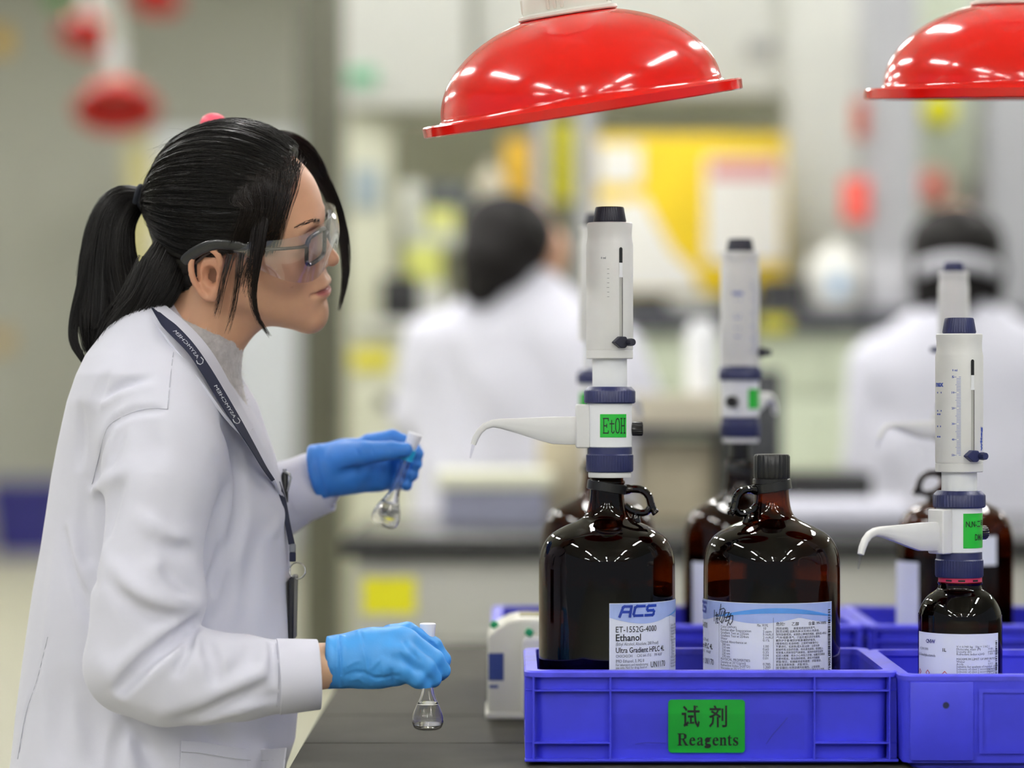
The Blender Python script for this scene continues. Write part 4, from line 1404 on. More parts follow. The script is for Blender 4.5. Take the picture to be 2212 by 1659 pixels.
mesh_obj('notice_heading', *at_parent(slab(1534, 346, 1682, 384, 9.588, 0.003, 0.0), yb), mat('faded_red_print', rgb(226, 150, 150), 0.6), yb)
q = [P(x, y, 9.6) for x, y in ((1294, 438), (1392, 428), (1412, 470), (1450, 540), (1500, 590), (1512, 628), (1294, 628))]
mesh_obj('white_patch', *at_parent(prism([(p.x, p.z) for p in q], 9.592, 9.598), yb), MATS['notice_paper'], yb, smooth=False)
# far counters
fc = thing('far_cabinet', 'dark topped tall cabinet row under the yellow board', 'cabinet', (P(1500, 0, 9.0).x, 9.2, 0))
mesh_obj('worktop', *at_parent(bx(P(1240, 0, 9.0).x, 3.4, 8.98, 9.6, P(0, 716, 9.0).z, P(0, 668, 9.0).z, 0.004), fc), mat('slate_worktop', rgb(62, 63, 70), 0.4), fc)
zt_ = P(0, 716, 9.0).z
xx = P(1250, 0, 9.0).x
while xx < 3.3:
    mesh_obj('cabinet_door', *at_parent(bx(xx, xx + 0.396, 9.02, 9.05, zt_ - 0.20, zt_ - 0.002, 0.003), fc), M_pale, fc)
    mesh_obj('cabinet_door', *at_parent(bx(xx, xx + 0.396, 9.02, 9.05, 0.1, zt_ - 0.206, 0.003), fc), M_pale, fc)
    xx += 0.40
mesh_obj('carcass', *at_parent(bx(P(1246, 0, 9.0).x, 3.38, 9.05, 9.58, 0.0, zt_, 0.002), fc), M_cab, fc)
FCZ = P(0, 668, 9.0).z
solo('warning_label', slab(1640, 684, 1705, 714, 8.966, 0.012, 0), mat('olive_yellow_label', rgb(196, 190, 30), 0.5), 'olive yellow label on the edge of the far counter', 'label')
def on_far(x0, y0, x1, Y, d, m, name, label, cat, bev=0.004, z0=None):
    a, b = P(x0, y0, Y), P(x1, y0, Y)
    return solo(name, bx(a.x, b.x, Y, Y + d, FCZ if z0 is None else z0, a.z, bev), m, label, cat)
on_far(1365, 640, 1440, 9.05, 0.25, M_dark, 'instrument_box', 'black instrument at the left of the yellow board', 'instrument')
on_far(1445, 642, 1545, 9.1, 0.25, M_lgrey, 'instrument_box', 'pale grey instrument under the yellow board', 'instrument')
on_far(1648, 600, 1740, 9.1, 0.3, M_dark, 'instrument_box', 'black instrument right of the middle dispenser', 'instrument')
on_far(1880, 560, 1960, 9.05, 0.1, mat('pale_lilac_box', rgb(196, 196, 202), 0.5), 'storage_box', 'pale lilac box in front of the grey column', 'box')
tb = lathe([(0, 0), (0.075, 0), (0.085, 0.01), (0.095, 0.08), (0.092, 0.15), (0.070, 0.185), (0.030, 0.20), (0.030, 0.225), (0, 0.228)], 36)
tub = thing('white_tub', 'round white tub with a blue mark on the far counter', 'tub', (P(1805, 0, 9.15).x, 9.17, FCZ))
mesh_obj('shell', *tb, mat('milk_white_plastic', rgb(238, 238, 232), 0.4), tub)
mesh_obj('blue_mark', *wrap(rect(-0.03, 0.05, 0.03, 0.12, 8, 1), 0.0965, 0.0), mat('pale_blue_mark', rgb(168, 196, 226), 0.5), tub)
# red and pink signs on the columns
def disc(name, x, y, Y, r, m, label, ring=None):
    c = thing(name, label, 'sign', P(x, y, Y))
    mesh_obj('plate', *xf(lathe([(0, 0), (r, 0), (r, 0.008), (r * 0.9, 0.012), (0, 0.012)], 28), Matrix.Rotation(math.pi / 2, 4, 'X')), m, c)
    if ring:
        mesh_obj('centre', *xf(lathe([(0, 0.0125), (r * 0.5, 0.0125), (r * 0.5, 0.015), (0, 0.015)], 24), Matrix.Rotation(math.pi / 2, 4, 'X')), ring, c)
    return c
M_coral = mat('coral_sign', rgb(236, 96, 84), 0.5)
M_pinkp = mat('pink_sign', rgb(240, 186, 170), 0.5)
disc('round_sign', 2014, 402, 10.19, 0.070, M_pinkp, 'round pink sign with a coral centre on the sage panel', M_coral)
disc('round_sign', 2028, 238, 10.19, 0.060, M_yellow, 'round yellow sign just under the right red hood')
solo('hanging_tag', slab(1822, 385, 1878, 478, 9.16, 0.03, 0.004), M_coral, 'coral red plate at the edge of the grey column', 'sign')
solo('hanging_tag', slab(1842, 215, 1874, 300, 9.17, 0.02, 0.004), mat('brick_red_plate', rgb(176, 92, 76), 0.6), 'dull red strip high on the grey column edge', 'sign')
solo('wall_plate', slab(1612, 88, 1672, 124, 9.94, 0.012, 0.002), mat('grey_plate', rgb(150, 150, 148), 0.6), 'grey plate on the long duct', 'sign')
# tall dark bottle shaped thing on a bracket above the colleague
br = thing('wall_bracket', 'small bracket shelf on the sage panel', 'shelf', P(2108, 470, 10.1))
mesh_obj('board', *box(0, 0.03, -0.008, 0.16, 0.13, 0.016, 0.002), M_grey, br)
mesh_obj('brace', *box(0, 0.075, -0.045, 0.03, 0.04, 0.06, 0.002), M_grey, br)
vb = mesh_obj('brown_bottle', *lathe([(0, 0), (0.030, 0), (0.034, 0.004), (0.034, 0.085), (0.026, 0.110), (0.014, 0.128), (0.013, 0.16), (0, 0.162)], 28), mat('dark_brown_glass', rgb(58, 36, 28), 0.2), None)
vb.location = tuple(P(2108, 470, 10.1) + Vector((0, 0.01, 0.001)))
tag(vb, 'dark brown bottle on the bracket above the seated head', 'bottle')

# cubicle on the left: desk with shelf things
ld = thing('side_cabinet', 'pale tall cabinet between the goggles and the long haired woman', 'cabinet', (P(860, 0, 8.8).x, 9.2, 0))
DZ = P(0, 690, 8.8).z
a, b = P(762, 0, 8.8).x, P(1120, 0, 8.8).x
mesh_obj('cabinet_top', *at_parent(bx(a, b, 8.8, 9.7, DZ - 0.03, DZ, 0.004), ld), M_lgrey, ld)
mesh_obj('cabinet', *at_parent(bx(a + 0.01, b - 0.01, 8.84, 9.66, 0.1, DZ - 0.03, 0.004), ld), M_cream, ld)
mesh_obj('plinth', *at_parent(bx(a + 0.04, b - 0.04, 8.9, 9.6, 0.0, 0.1), ld), M_grey, ld)
solo('warning_label', slab(758, 752, 845, 800, 8.828, 0.011, 0), mat('soft_yellow_label', rgb(214, 204, 60), 0.5), 'soft yellow label on the pale side desk', 'label')
mesh_obj('door_knob', *at_parent(xf(lathe([(0, 0), (0.02, 0), (0.022, 0.02), (0, 0.022)], 16), Matrix.Translation(P(832, 868, 8.84)) @ Matrix.Rotation(math.pi / 2, 4, 'X')), ld), M_dark, ld)
def on_desk(x0, y0, x1, Y, d, m, name, label, cat, z0=None, bev=0.004):
    a, b = P(x0, y0, Y), P(x1, y0, Y)
    return solo(name, bx(a.x, b.x, Y, Y + d, DZ if z0 is None else z0, a.z, bev), m, label, cat)
on_desk(822, 596, 905, 8.95, 0.16, M_black, 'instrument_box', 'black instrument on the pale side desk', 'instrument')
on_desk(868, 612, 960, 9.2, 0.2, M_lgrey, 'storage_box', 'light grey box under the yellow green files', 'box')
sz_ = P(0, 612, 9.2).z
on_desk(878, 530, 952, 9.2, 0.18, mat('lime_file', rgb(206, 210, 110), 0.6), 'file_box', 'lime yellow file box, lower of the two', 'box', z0=sz_ + 0.001)
s2 = P(0, 530, 9.2).z
on_desk(876, 500, 1010, 9.2, 0.2, mat('grey_file', rgb(190, 194, 180), 0.6), 'storage_box', 'flat pale box between the two lime files', 'box', z0=s2 + 0.001)
s3 = P(0, 500, 9.2).z
on_desk(920, 448, 985, 9.2, 0.18, mat('lime_file_light', rgb(214, 216, 130), 0.6), 'file_box', 'light lime file box, upper of the two', 'box', z0=s3 + 0.001)
on_desk(868, 392, 914, 9.22, 0.12, mat('pale_jar', rgb(206, 208, 196), 0.5), 'plastic_jar', 'pale tall jar beside the upper lime file', 'jar', z0=s3 + 0.001, bev=0.02)
s4 = P(0, 448, 9.2).z
on_desk(922, 398, 1012, 9.2, 0.16, mat('slate_box', rgb(70, 76, 80), 0.5), 'storage_box', 'dark slate box on top of the files', 'box', z0=s4 + 0.001)
gl = mesh_obj('round_flask', *lathe([(0, 0), (0.03, 0), (0.05, 0.02), (0.056, 0.05), (0.048, 0.08), (0.02, 0.1), (0.016, 0.13), (0, 0.131)], 28), mat('beige_flask', rgb(206, 198, 176), 0.4), None)
gl.location = (P(1060, 0, 9.62).x, 9.62, P(0, 432, 9.62).z)
tag(gl, 'beige round flask above the long haired woman', 'flask')
sh = thing('bracket_shelf', 'narrow shelf carrying the beige round flask', 'shelf', P(1070, 434, 9.62))
mesh_obj('board', *box(0, 0.0, -0.009, 0.20, 0.14, 0.016, 0.002), M_grey, sh)
for xx in (-0.08, 0.08):
    mesh_obj('bracket', *bx(xx - 0.008, xx + 0.008, 0.03, 0.06, -0.418, -0.017), M_grey, sh)
# far left
nb = thing('storage_bin', 'dark navy blue bin on the floor at the far left', 'bin', (P(40, 0, 21.0).x, 21.0, 0))
mesh_obj('tub', *loft([rrect(0.50, 0.40, 0.04, 0.0), rrect(0.60, 0.48, 0.04, 0.50), rrect(0.57, 0.45, 0.035, 0.50), rrect(0.48, 0.38, 0.03, 0.03)], cap0=True, cap1=True), mat('navy_bin_plastic', rgb(22, 20, 96), 0.5), nb)
mesh_obj('lid', *loft([rrect(0.63, 0.51, 0.04, 0.50), rrect(0.63, 0.51, 0.04, 0.53), rrect(0.60, 0.48, 0.04, 0.545)], cap0=True, cap1=True), MATS['navy_bin_plastic'], nb)
nb.location.x = P(70, 0, 21.0).x
solo('wall_notice', bx(P(-30, 0, 23.9).x, P(18, 0, 23.9).x, 23.96, 24.0, P(0, 112, 23.9).z, P(0, 60, 23.9).z), M_orange, 'amber notice at the left frame edge, upper one', 'sign')
solo('wall_notice', bx(P(-30, 0, 23.9).x, P(22, 0, 23.9).x, 23.96, 24.0, P(0, 755, 23.9).z, P(0, 715, 23.9).z), mat('tan_notice', rgb(206, 176, 116), 0.6), 'tan notice at the left frame edge, lower one', 'sign')
solo('wall_sign', bx(P(100, 0, 23.9).x, P(150, 0, 23.9).x, 23.96, 24.0, P(0, 8, 23.9).z, P(0, -30, 23.9).z), mat('leaf_green_sign', rgb(96, 186, 80), 0.6), 'small green sign at the top left edge', 'sign')
solo('wall_cabinet', bx(P(335, 0, 22.0).x, P(640, 0, 22.0).x, 22.0, 22.4, 0.0, P(0, 285, 22).z, 0.01), mat('bluish_white_cabinet', rgb(198, 202, 208), 0.6), 'pale tall cabinet behind the woman head', 'cabinet')
solo('door_post', bx(P(272, 0, 21.9).x, P(325, 0, 21.9).x, 22.0, 22.3, 0.0, P(0, 305, 22).z, 0.01), mat('straw_post', rgb(182, 174, 116), 0.6), 'straw coloured post beside the pale tall cabinet', 'post')

# ------------------------------------------------------------------ the woman at the bench
M_skin = mat('skin', rgb(212, 166, 136), 0.48, var=0.05, scale=60, bump=0.05, bscale=900, sss=0.12, attr='tone', spec=0.4)
M_coat = mat('white_coat_cotton', rgb(213, 213, 226), 0.78, var=0.025, scale=25, bump=0.10, bscale=1400, sheen=0.15, spec=0.3)
M_coat2 = mat('colleague_coat_cotton', rgb(226, 226, 238), 0.8, var=0.03, scale=10, bump=0.05, bscale=400, spec=0.3)
M_glove = mat('blue_nitrile', rgb(72, 158, 232), 0.46, var=0.06, scale=50, bump=0.10, bscale=500, spec=0.5)
M_glove_dim = mat('blue_nitrile_shaded', rgb(52, 122, 206), 0.5, var=0.06, scale=50, bump=0.08, bscale=500, spec=0.4)  # far hand is out of the light: shade put into a darker blue
M_hair = mat('black_hair', rgb(19, 15, 13), 0.38, var=0.35, scale=60, spec=0.34)
M_hairb = mat('brown_black_hair', rgb(30, 21, 17), 0.32, var=0.3, scale=60, spec=0.4)
M_knit = mat('fuzzy_grey_knit', rgb(206, 200, 198), 0.95, var=0.25, scale=120, bump=0.9, bscale=350, sheen=0.6)
M_jeans = mat('dark_trousers', rgb(40, 42, 54), 0.85, var=0.1, scale=60)
M_shoe = mat('black_shoe', rgb(24, 24, 25), 0.5)

# head frame: canonical millimetres (x forward, y to her left, z up, origin between the ears)
HY, HP, HR = D_(-8), D_(2.6), D_(20)
HM = Matrix.Translation((-0.3282, 3.36, HC + 0.1722)) @ (Matrix.Rotation(HY, 4, 'Z') @ Matrix.Rotation(HP, 4, 'Y') @ Matrix.Rotation(HR, 4, 'X')) @ Matrix.Scale(1.0538, 4)
HMn = np.array(HM)
HIn = np.array(HM.inverted())


def to_world(A):
    A = np.asarray(A, float)
    return A @ HMn[:3, :3].T + HMn[:3, 3]


def to_head(A):
    A = np.asarray([tuple(a) for a in A], float)
    return A @ HIn[:3, :3].T + HIn[:3, 3]


mm = lambda *a: tuple(x / 1000.0 for x in a)
hf = Field(mm(-118, -100, -185), mm(132, 100, 140), 0.0021)
hf.ell(mm(-2, 0, 40), mm(92, 73, 84))
hf.ell(mm(48, 0, 28), mm(48, 62, 62), 0.02)           # forehead and temples
hf.ell(mm(46, 0, -28), mm(49, 50, 66), 0.018)          # face
for s in (-1, 1):
    hf.cone(mm(14, s * 46, -48), mm(78, s * 10, -84), 0.018, 0.017, 0.024)
    hf.ell(mm(60, s * 33, -18), mm(28, 27, 26), 0.016)  # cheek
    hf.ell(mm(84, s * 22, 27), mm(12, 20, 7), 0.014)    # brow
    hf.cone(mm(40, s * 56, 2), mm(66, s * 42, -6), 0.010, 0.010, 0.016)
hf.ell(mm(80, 0, -50), mm(22, 27, 26), 0.016)           # mouth mound
hf.ell(mm(84, 0, -87), mm(13, 17, 15), 0.014)           # chin
for s in (-1, 1):                                       # eye hollows, then lids
    hf.ell(mm(97, s * 31, 14), mm(12, 17, 12), 0.012, 'sub')
    hf.ell(mm(76, s * 32, 13), mm(13, 16, 11.5), 0.006)
    hf.fold([mm(88.5, s * 20, 17.5), mm(89.5, s * 31, 20), mm(84, s * 44, 16)], 0.0022, -0.0014)
    hf.fold([mm(87.5, s * 19, 9), mm(88.5, s * 31, 6.5), mm(83, s * 45, 9)], 0.0016, -0.0016)
hf.cone(mm(90, 0, 16), mm(103, 0, -12), 0.0075, 0.0085, 0.009)   # nose ridge
hf.ell(mm(107, 0, -18), mm(10, 9, 8.5), 0.006)
for s in (-1, 1):
    hf.ell(mm(96, s * 11.5, -21), mm(9.5, 6.5, 7), 0.006)
    hf.ell(mm(101, s * 6, -26.5), mm(5, 3, 2.6), 0.003, 'sub')
hf.ell(mm(99, 0, -46), mm(6.5, 19, 5.2), 0.006)         # upper lip
hf.ell(mm(98, 0, -57.5), mm(7.2, 16.5, 5.6), 0.006)     # lower lip
hf.fold([mm(88, -25, -53.5), mm(97, -14, -52), mm(104, 0, -51.5), mm(97, 14, -52), mm(88, 25, -53.5)], 0.0026, -0.0052, taper=False)
hf.fold([mm(99, 0, -30), mm(101.5, 0, -42)], 0.0035, -0.0012)
hf.fold([mm(92, -14, -66), mm(96, 0, -67), mm(92, 14, -66)], 0.006, -0.0030)
# neck
NB = to_head([P(400, 815, 3.37)])[0]
hf.cone(mm(-18, 0, -30), tuple(NB), 0.049, 0.048, 0.020)
hf.cone(mm(30, 0, -66), tuple(NB + np.array([0.015, 0, 0.03])), 0.020, 0.028, 0.022)
# ear on the near side (and its twin)
for s in (-1, 1):
    E0 = np.array(mm(-14, s * 72, -16))
    U, W_, O = np.array([0.97, s * 0.20, 0.0]), np.array([0.10, 0, 0.995]), np.array([-0.25, s * 0.95, 0.05])
    ep = lambda u, w, o: tuple(E0 + (U * u + W_ * w + O * o) / 1000.0)
    hf.ell(ep(-2, 0, 2), mm(15.5, 5.0, 27), 0.004, rot=np.stack([U, O / np.linalg.norm(O), W_], 1))
    outl = [(13, 6, 3), (12, 18, 4), (6, 27, 6), (-4, 31, 8), (-14, 27, 10), (-19.5, 15, 11), (-18.5, 0, 11), (-14, -13, 9), (-8, -23, 7), (-1, -29, 5), (6, -28, 4), (8, -20, 3)]
    pts = [tuple(q) for q in smooth_path([ep(*q) for q in outl], 26)]
    hf.chain(pts, [0.0034] * 20 + [0.0040] * 3 + [0.0052] * 3, 0.002)
    hf.fold([ep(4, 16, 7), ep(-7, 18, 8), ep(-10, 6, 8.5), ep(-8, -8, 8)], 0.0024, 0.0022)
    hf.ell(ep(2, -3, 7), mm(9.0, 10.0, 12.5), 0.002, 'sub')
    hf.ell(ep(-4, 21, 8), mm(9, 6.0, 4.5), 0.002, 'sub')
    hf.fold([ep(11, -1, 4), ep(11, -9, 4)], 0.004, 0.003)
HV, HQ = hf.mesh()
HV = relax(HV, HQ, 1, 0.4)
hx = HV * 1000
tone = np.tile(np.array(rgb(210, 163, 133)[:3]), (len(HV), 1))


def tint(mask, col):
    global tone
    mask = np.clip(mask, 0, 1)[:, None]
    tone = tone * (1 - mask) + np.array(rgb(*col)[:3]) * mask


def blob(c, r):
    return np.exp(-(((hx - np.array(c)) / np.array(r)) ** 2).sum(1))


lipw = np.sqrt(((hx[:, 0] - 97) / 13) ** 2 + (hx[:, 1] / 24) ** 2 + ((hx[:, 2] + 52.5) / 10.0) ** 2)
tint(1.25 - lipw * 1.25 > 0.18, (176, 104, 104)) if False else tint(np.clip((1.0 - lipw) * 5, 0, 1) * (np.abs(hx[:, 2] + 52.3) < 12 - 0.16 * np.abs(hx[:, 1])), (178, 108, 106))
for s in (-1, 1):
    tint(0.30 * blob((70, s * 40, -18), (28, 22, 22)), (214, 140, 120))
    tint(0.40 * blob((-14, s * 80, -16), (30, 20, 36)), (206, 132, 104))
tint(0.25 * blob((104, 0, -18), (14, 14, 12)), (214, 138, 118))
tint(0.55 * blob((0, 0, -120), (80, 90, 55)), (196, 146, 102))
for m_ in ((86, -26, 44), (72, -49, -36), (80, -40, -24), (91, -18, -64)):
    tint(0.8 * blob(m_, (1.4, 1.4, 1.4)), (90, 56, 44))
HW = to_world(HV)

# rest of the body, hidden by the clothes
bf = Field((-0.70, 3.02, 0.0), (-0.16, 3.72, 1.42), 0.010)
hip = P(350, 1560, 3.37)
chest = P(362, 1000, 3.37)
sh_ = P(345, 875, 3.37)
bf.cone(hip, chest, 0.115, 0.095, 0.02)
bf.cone(chest, sh_, 0.095, 0.075, 0.02)
bf.cone(sh_, P(412, 790, 3.37), 0.060, 0.044, 0.02)
RA = [P(360, 900, 3.25), P(340, 1180, 3.17), P(300, 1425, 3.155), P(520, 1458, 3.15), P(690, 1440, 3.175), P(735, 1432, 3.182)]
LA = [P(400, 900, 3.50), P(470, 1180, 3.58), P(560, 1112, 3.566), P(650, 1048, 3.545), P(690, 1024, 3.525)]
bf.chain(RA, [0.046, 0.040, 0.034, 0.030, 0.0258, 0.0235], 0.01)
bf.chain(LA, [0.046, 0.040, 0.030, 0.024, 0.022], 0.01)
for yy, xx in ((3.312, 330), (3.432, 350)):
    kx = P(xx, 0, 3.37).x
    bf.chain([(kx, yy, 0.80), (kx + 0.01, yy, 0.46), (kx - 0.01, yy, 0.09)], [0.062, 0.048, 0.036], 0.02)
    bf.chain([(kx - 0.02, yy, 0.045), (kx + 0.13, yy, 0.035)], [0.036, 0.030], 0.02)
BV, BQ = bf.mesh()
BV = relax(BV, BQ, 2, 0.5)
tb_ = np.tile(np.array(rgb(226, 184, 150)[:3]), (len(BV), 1))
allV = np.vstack([HW, BV])
allQ = np.vstack([HQ, BQ + len(HW)])
base_w = (hip.x, 3.37, 0.0)
woman = mesh_obj('person', allV, allQ, M_skin, sharp=None, offset=base_w)
woman.location = base_w
colour_verts(woman, np.vstack([tone, tb_]))
tag(woman, 'woman in white lab coat, safety goggles and blue gloves holding two flasks', 'person')


def wpart(name, vf, m, parent=woman, smooth=True, sharp=None):
    return mesh_obj(name, np.asarray([tuple(v) for v in vf[0]], float), vf[1], m, parent, smooth, sharp, offset=base_w)


# ---- lab coat
cf = Field((-0.665, 3.055, 0.44), (-0.165, 3.665, 1.405), 0.0031)
rows = [(600, 350, 400, .030), (640, 318, 372, .045), (665, 290, 392, .066), (690, 258, 412, .088), (715, 232, 432, .110), (767, 194, 468, .150), (809, 175, 494, .172), (865, 155, 528, .176), (910, 143, 556, .164), (965, 130, 583, .155),
        (1030, 117, 605, .150), (1096, 107, 619, .148), (1180, 94, 624, .148), (1266, 78, 627, .150), (1397, 59, 637, .154), (1527, 42, 643, .162), (1600, 35, 636, .166), (1660, 28, 616, .170), (1900, 5, 610, .19), (2400, -30, 600, .22)]
S0 = 3.37 / F
rz_a = np.array([HC - (r[0] - 829.5) * S0 for r in rows])[::-1]
rl = np.array([(r[1] - 1106) * S0 for r in rows])[::-1]
rrx = np.array([(r[2] - 1106) * S0 for r in rows])[::-1]
rya = np.array([r[3] for r in rows])[::-1]


def torso(X, Y, Z):
    z = Z.ravel()
    l, r, ry = np.interp(z, rz_a, rl), np.interp(z, rz_a, rrx), np.interp(z, rz_a, rya)
    cx_, rx = ((l + r) / 2)[None, None, :], ((r - l) / 2)[None, None, :]
    ry = ry[None, None, :]
    p = 2.35
    rho = ((np.abs(X - cx_) / rx) ** p + (np.abs(Y - 3.37) / ry) ** p) ** (1 / p)
    d = (rho - 1) * np.minimum(rx, ry) * 0.9
    return np.maximum(d, np.maximum(0.46 - Z, Z - 1.384))


cf.custom(torso, cf.lo, cf.lo + cf.h * cf.n)
SL = [P(365, 880, 3.258), P(352, 960, 3.226), P(348, 1050, 3.196), P(331, 1180, 3.176), P(322, 1290, 3.166), P(296, 1425, 3.160)]
cf.chain(SL[:3], [.066, .068, .0625], 0.020)
cf.chain(SL[2:], [.0625, .0550, .0640, .0580], 0.006)
FA = [P(288, 1438, 3.160), P(360, 1462, 3.150), P(440, 1463, 3.146), P(520, 1464, 3.150), P(600, 1462, 3.158)]
cf.chain(FA, [.0560, .0545, .0520, .0475, .0415], 0.008)
LS = [P(400, 900, 3.50), P(470, 1190, 3.58), P(540, 1128, 3.565), P(610, 1076, 3.552), P(674, 1044, 3.542)]
cf.chain(LS, [.06, .058, .046, .042, .039], 0.014)


def fold(pts, w, h, out=0.0):
    cf.fold(cf.on(pts, 3.18, out), w * 0.88, h * (2.1 if h < 0 else 1.6))


# seams and drapery of the near sleeve
fold([(345, 886), (286, 891), (240, 915), (224, 945), (213, 990), (197, 1050)], .0055, -.0060)
fold([(200, 1058), (225, 1046), (255, 1028)], .010, .0070)
fold([(259, 1038), (250, 1070), (240, 1110), (233, 1150)], .009, -.0075)
fold([(262, 925), (250, 960), (240, 1000)], .010, -.005)
fold([(225, 862), (258, 838), (325, 816)], .006, -.0032)
fold([(222, 872), (262, 852), (330, 838)], .007, .003)
fold([(226, 812), (208, 868)], .007, -.0035)
fold([(305, 900), (320, 960), (318, 1020)], .018, -.003)
fold([(420, 900), (455, 960), (480, 1040), (490, 1100)], .022, .004)
fold([(485, 923), (512, 990), (522, 1050), (521, 1100), (508, 1165), (478, 1230), (456, 1262)], .0085, -.0110)
fold([(300, 1118), (355, 1158), (404, 1166)], .011, .0060)
fold([(345, 1163), (378, 1186), (412, 1190)], .010, -.0090)
fold([(228, 1200), (276, 1264), (325, 1295), (375, 1306), (424, 1303)], .0125, .0070)
fold([(240, 1255), (288, 1308), (340, 1330), (395, 1334)], .013, -.0060)
fold([(362, 1232), (395, 1262), (428, 1282)], .010, -.0085)
fold([(345, 1210), (330, 1240)], .012, .003)
fold([(416, 1350), (370, 1388), (326, 1422), (294, 1452), (262, 1488)], .0085, -.0230)
fold([(430, 1362), (388, 1404), (345, 1440), (312, 1468), (272, 1502)], .010, .0070)
fold([(400, 1336), (350, 1372), (300, 1412), (255, 1450)], .013, .0065)
fold([(418, 1362), (404, 1405), (386, 1446)], .0065, -.0110)
fold([(432, 1368), (420, 1405), (404, 1440)], .007, .005)
fold([(441, 1378), (462, 1424), (468, 1470)], .0085, -.0085)
fold([(480, 1385), (484, 1430), (486, 1480)], .010, .0045)
fold([(350, 1538), (420, 1508), (475, 1486), (560, 1452)], .012, .0060)
fold([(390, 1520), (455, 1488), (520, 1440), (545, 1405)], .012, -.0040)
fold([(400, 1552), (470, 1530), (540, 1500), (585, 1478)], .010, -.0055)
fold([(440, 1552), (520, 1530), (575, 1508)], .009, .0045)
fold([(545, 1518), (575, 1508), (600, 1506)], .007, -.0070)
fold([(585, 1392), (592, 1430), (590, 1460)], .0055, -.0080)
fold([(570, 1388), (574, 1430)], .008, .0040)
fold([(535, 1392), (548, 1440)], .009, -.0035)
fold([(215, 1420), (240, 1470), (285, 1520)], .014, .003)
# back and skirt
fold([(172, 885), (176, 940), (172, 1000)], .008, -.0045)
fold([(140, 1150), (150, 1205), (165, 1262), (193, 1330)], .007, -.0050)
fold([(150, 1140), (163, 1200), (180, 1262)], .008, .0035)
fold([(120, 1180), (112, 1300), (100, 1400), (92, 1500)], .012, .0030)
fold([(101, 1380), (78, 1471), (54, 1543), (36, 1641)], .0035, -.0042)
fold([(185, 1040), (180, 1120), (190, 1200), (205, 1270)], .010, -.0040)
fold([(272, 1562), (256, 1600), (248, 1640), (244, 1680)], .010, -.0060)
fold([(288, 1572), (310, 1620), (335, 1665)], .012, -.0060)
fold([(270, 1580), (285, 1640), (290, 1690)], .012, .0050)
fold([(130, 1470), (125, 1560), (130, 1650)], .016, -.0040)
fold([(180, 1500), (200, 1580), (205, 1660)], .018, -.0045)
fold([(440, 1570), (470, 1600)], .014, -.004)
fold([(560, 1160), (540, 1260), (528, 1350)], .016, -.0040)
fold([(585, 1010), (600, 1120), (602, 1250), (610, 1360)], .012, .0030)
fold([(480, 1180), (462, 1240), (455, 1290)], .007, -.006)
fold([(500, 1240), (494, 1290), (470, 1340)], .010, -.008)
CV, CQ = cf.mesh()
CV = relax(CV, CQ, 1, 0.45)
coat = wpart('lab_coat', (CV, CQ), M_coat)
coat['label'] = 'long white cotton lab coat'


def cloth_strip(name, A, B, th, m=M_coat, parent=coat, n=26):
    """A, B: edges as (px, py, Y)"""
    a = smooth_path([P(*q) for q in A], n)
    b = smooth_path([P(*q) for q in B], n)
    mid = (a + b) / 2
    mid[:, 1] -= 0.007
    V, Fc = join(strip(a, mid, th * 1.3), strip(mid, b, th * 1.3))
    return wpart(name, (V, Fc), m, parent, True, 40)


near = lambda x, y, o=0.006: (x, y, cf.front(x, y, 3.28) - o)
# collar and lapels
upper = [(330, 645, 3.345), (345, 650, 3.318), (390, 686, 3.292), (433, 728, 3.278), (469, 777, 3.272), (508, 848, 3.275), (540, 910, 3.282), (568, 965, 3.30)]
lower = [(300, 672, 3.335), (312, 676, 3.300), (350, 716, 3.255), (374, 747, 3.234), (433, 822, 3.212), (488, 897, 3.215), (534, 945, 3.232), (566, 972, 3.290)]
cloth_strip('collar', upper, lower, 0.003)
cloth_strip('lapel', [(508, 790, 3.46), (536, 838, 3.45), (556, 872, 3.44), (572, 918, 3.42), (585, 955, 3.40), (600, 1000, 3.37)],
            [(499, 806, 3.42), (517, 848, 3.41), (534, 892, 3.395), (552, 935, 3.385), (566, 965, 3.37), (590, 1010, 3.35)], 0.003)
# the near lapel below the notch
cloth_strip('lapel', [(548, 925, 3.275), (566, 962, 3.285), (585, 1000, 3.30), (603, 1040, 3.325), (612, 1075, 3.35)],
            [(530, 945, 3.235), (550, 975, 3.250), (572, 1012, 3.272), (592, 1042, 3.300), (608, 1078, 3.345)], 0.003)


def cuff(name, a, b, ra, rb, label=None, wall=0.0022, squash=(1.0, 1.0)):
    """open ended band round the sleeve"""
    a, b = Vector(a), Vector(b)
    t = (b - a).normalized()
    u = Vector((0, -1, 0))
    u = (u - t * u.dot(t)).normalized()
    w = t.cross(u)
    n = 40
    V, Fc = [], []
    prof = [(0, ra - 0.004), (0, ra), (0.012, ra + 0.0010), (0.5, (ra + rb) / 2 + 0.0006), (0.985, rb), (1.0, rb - 0.0006), (1.0, rb - wall), (0.5, rb - wall), (0.1, rb - 0.006)]
    for q, r in prof:
        c = a.lerp(b, q)
        for k_ in range(n):
            an = 2 * math.pi * k_ / n
            wob = 1 + 0.012 * math.sin(3 * an + 1.0) + 0.008 * math.sin(5 * an)
            V.append(c + (u * math.cos(an) * squash[0] + w * math.sin(an) * squash[1]) * r * wob)
    for i in range(len(prof) - 1):
        for k_ in range(n):
            j = (k_ + 1) % n
            Fc.append((i * n + k_, i * n + j, (i + 1) * n + j, (i + 1) * n + k_))
    o = wpart(name, (V, Fc), M_coat, coat, True, 50)
    if label: o['label'] = label
    return o


cuff('sleeve_cuff', P(600, 1462, 3.158), P(689, 1457, 3.165), .0420, .0398)
cuff('sleeve_cuff', P(640, 1062, 3.546), P(698, 1040, 3.540), .0408, .0395)
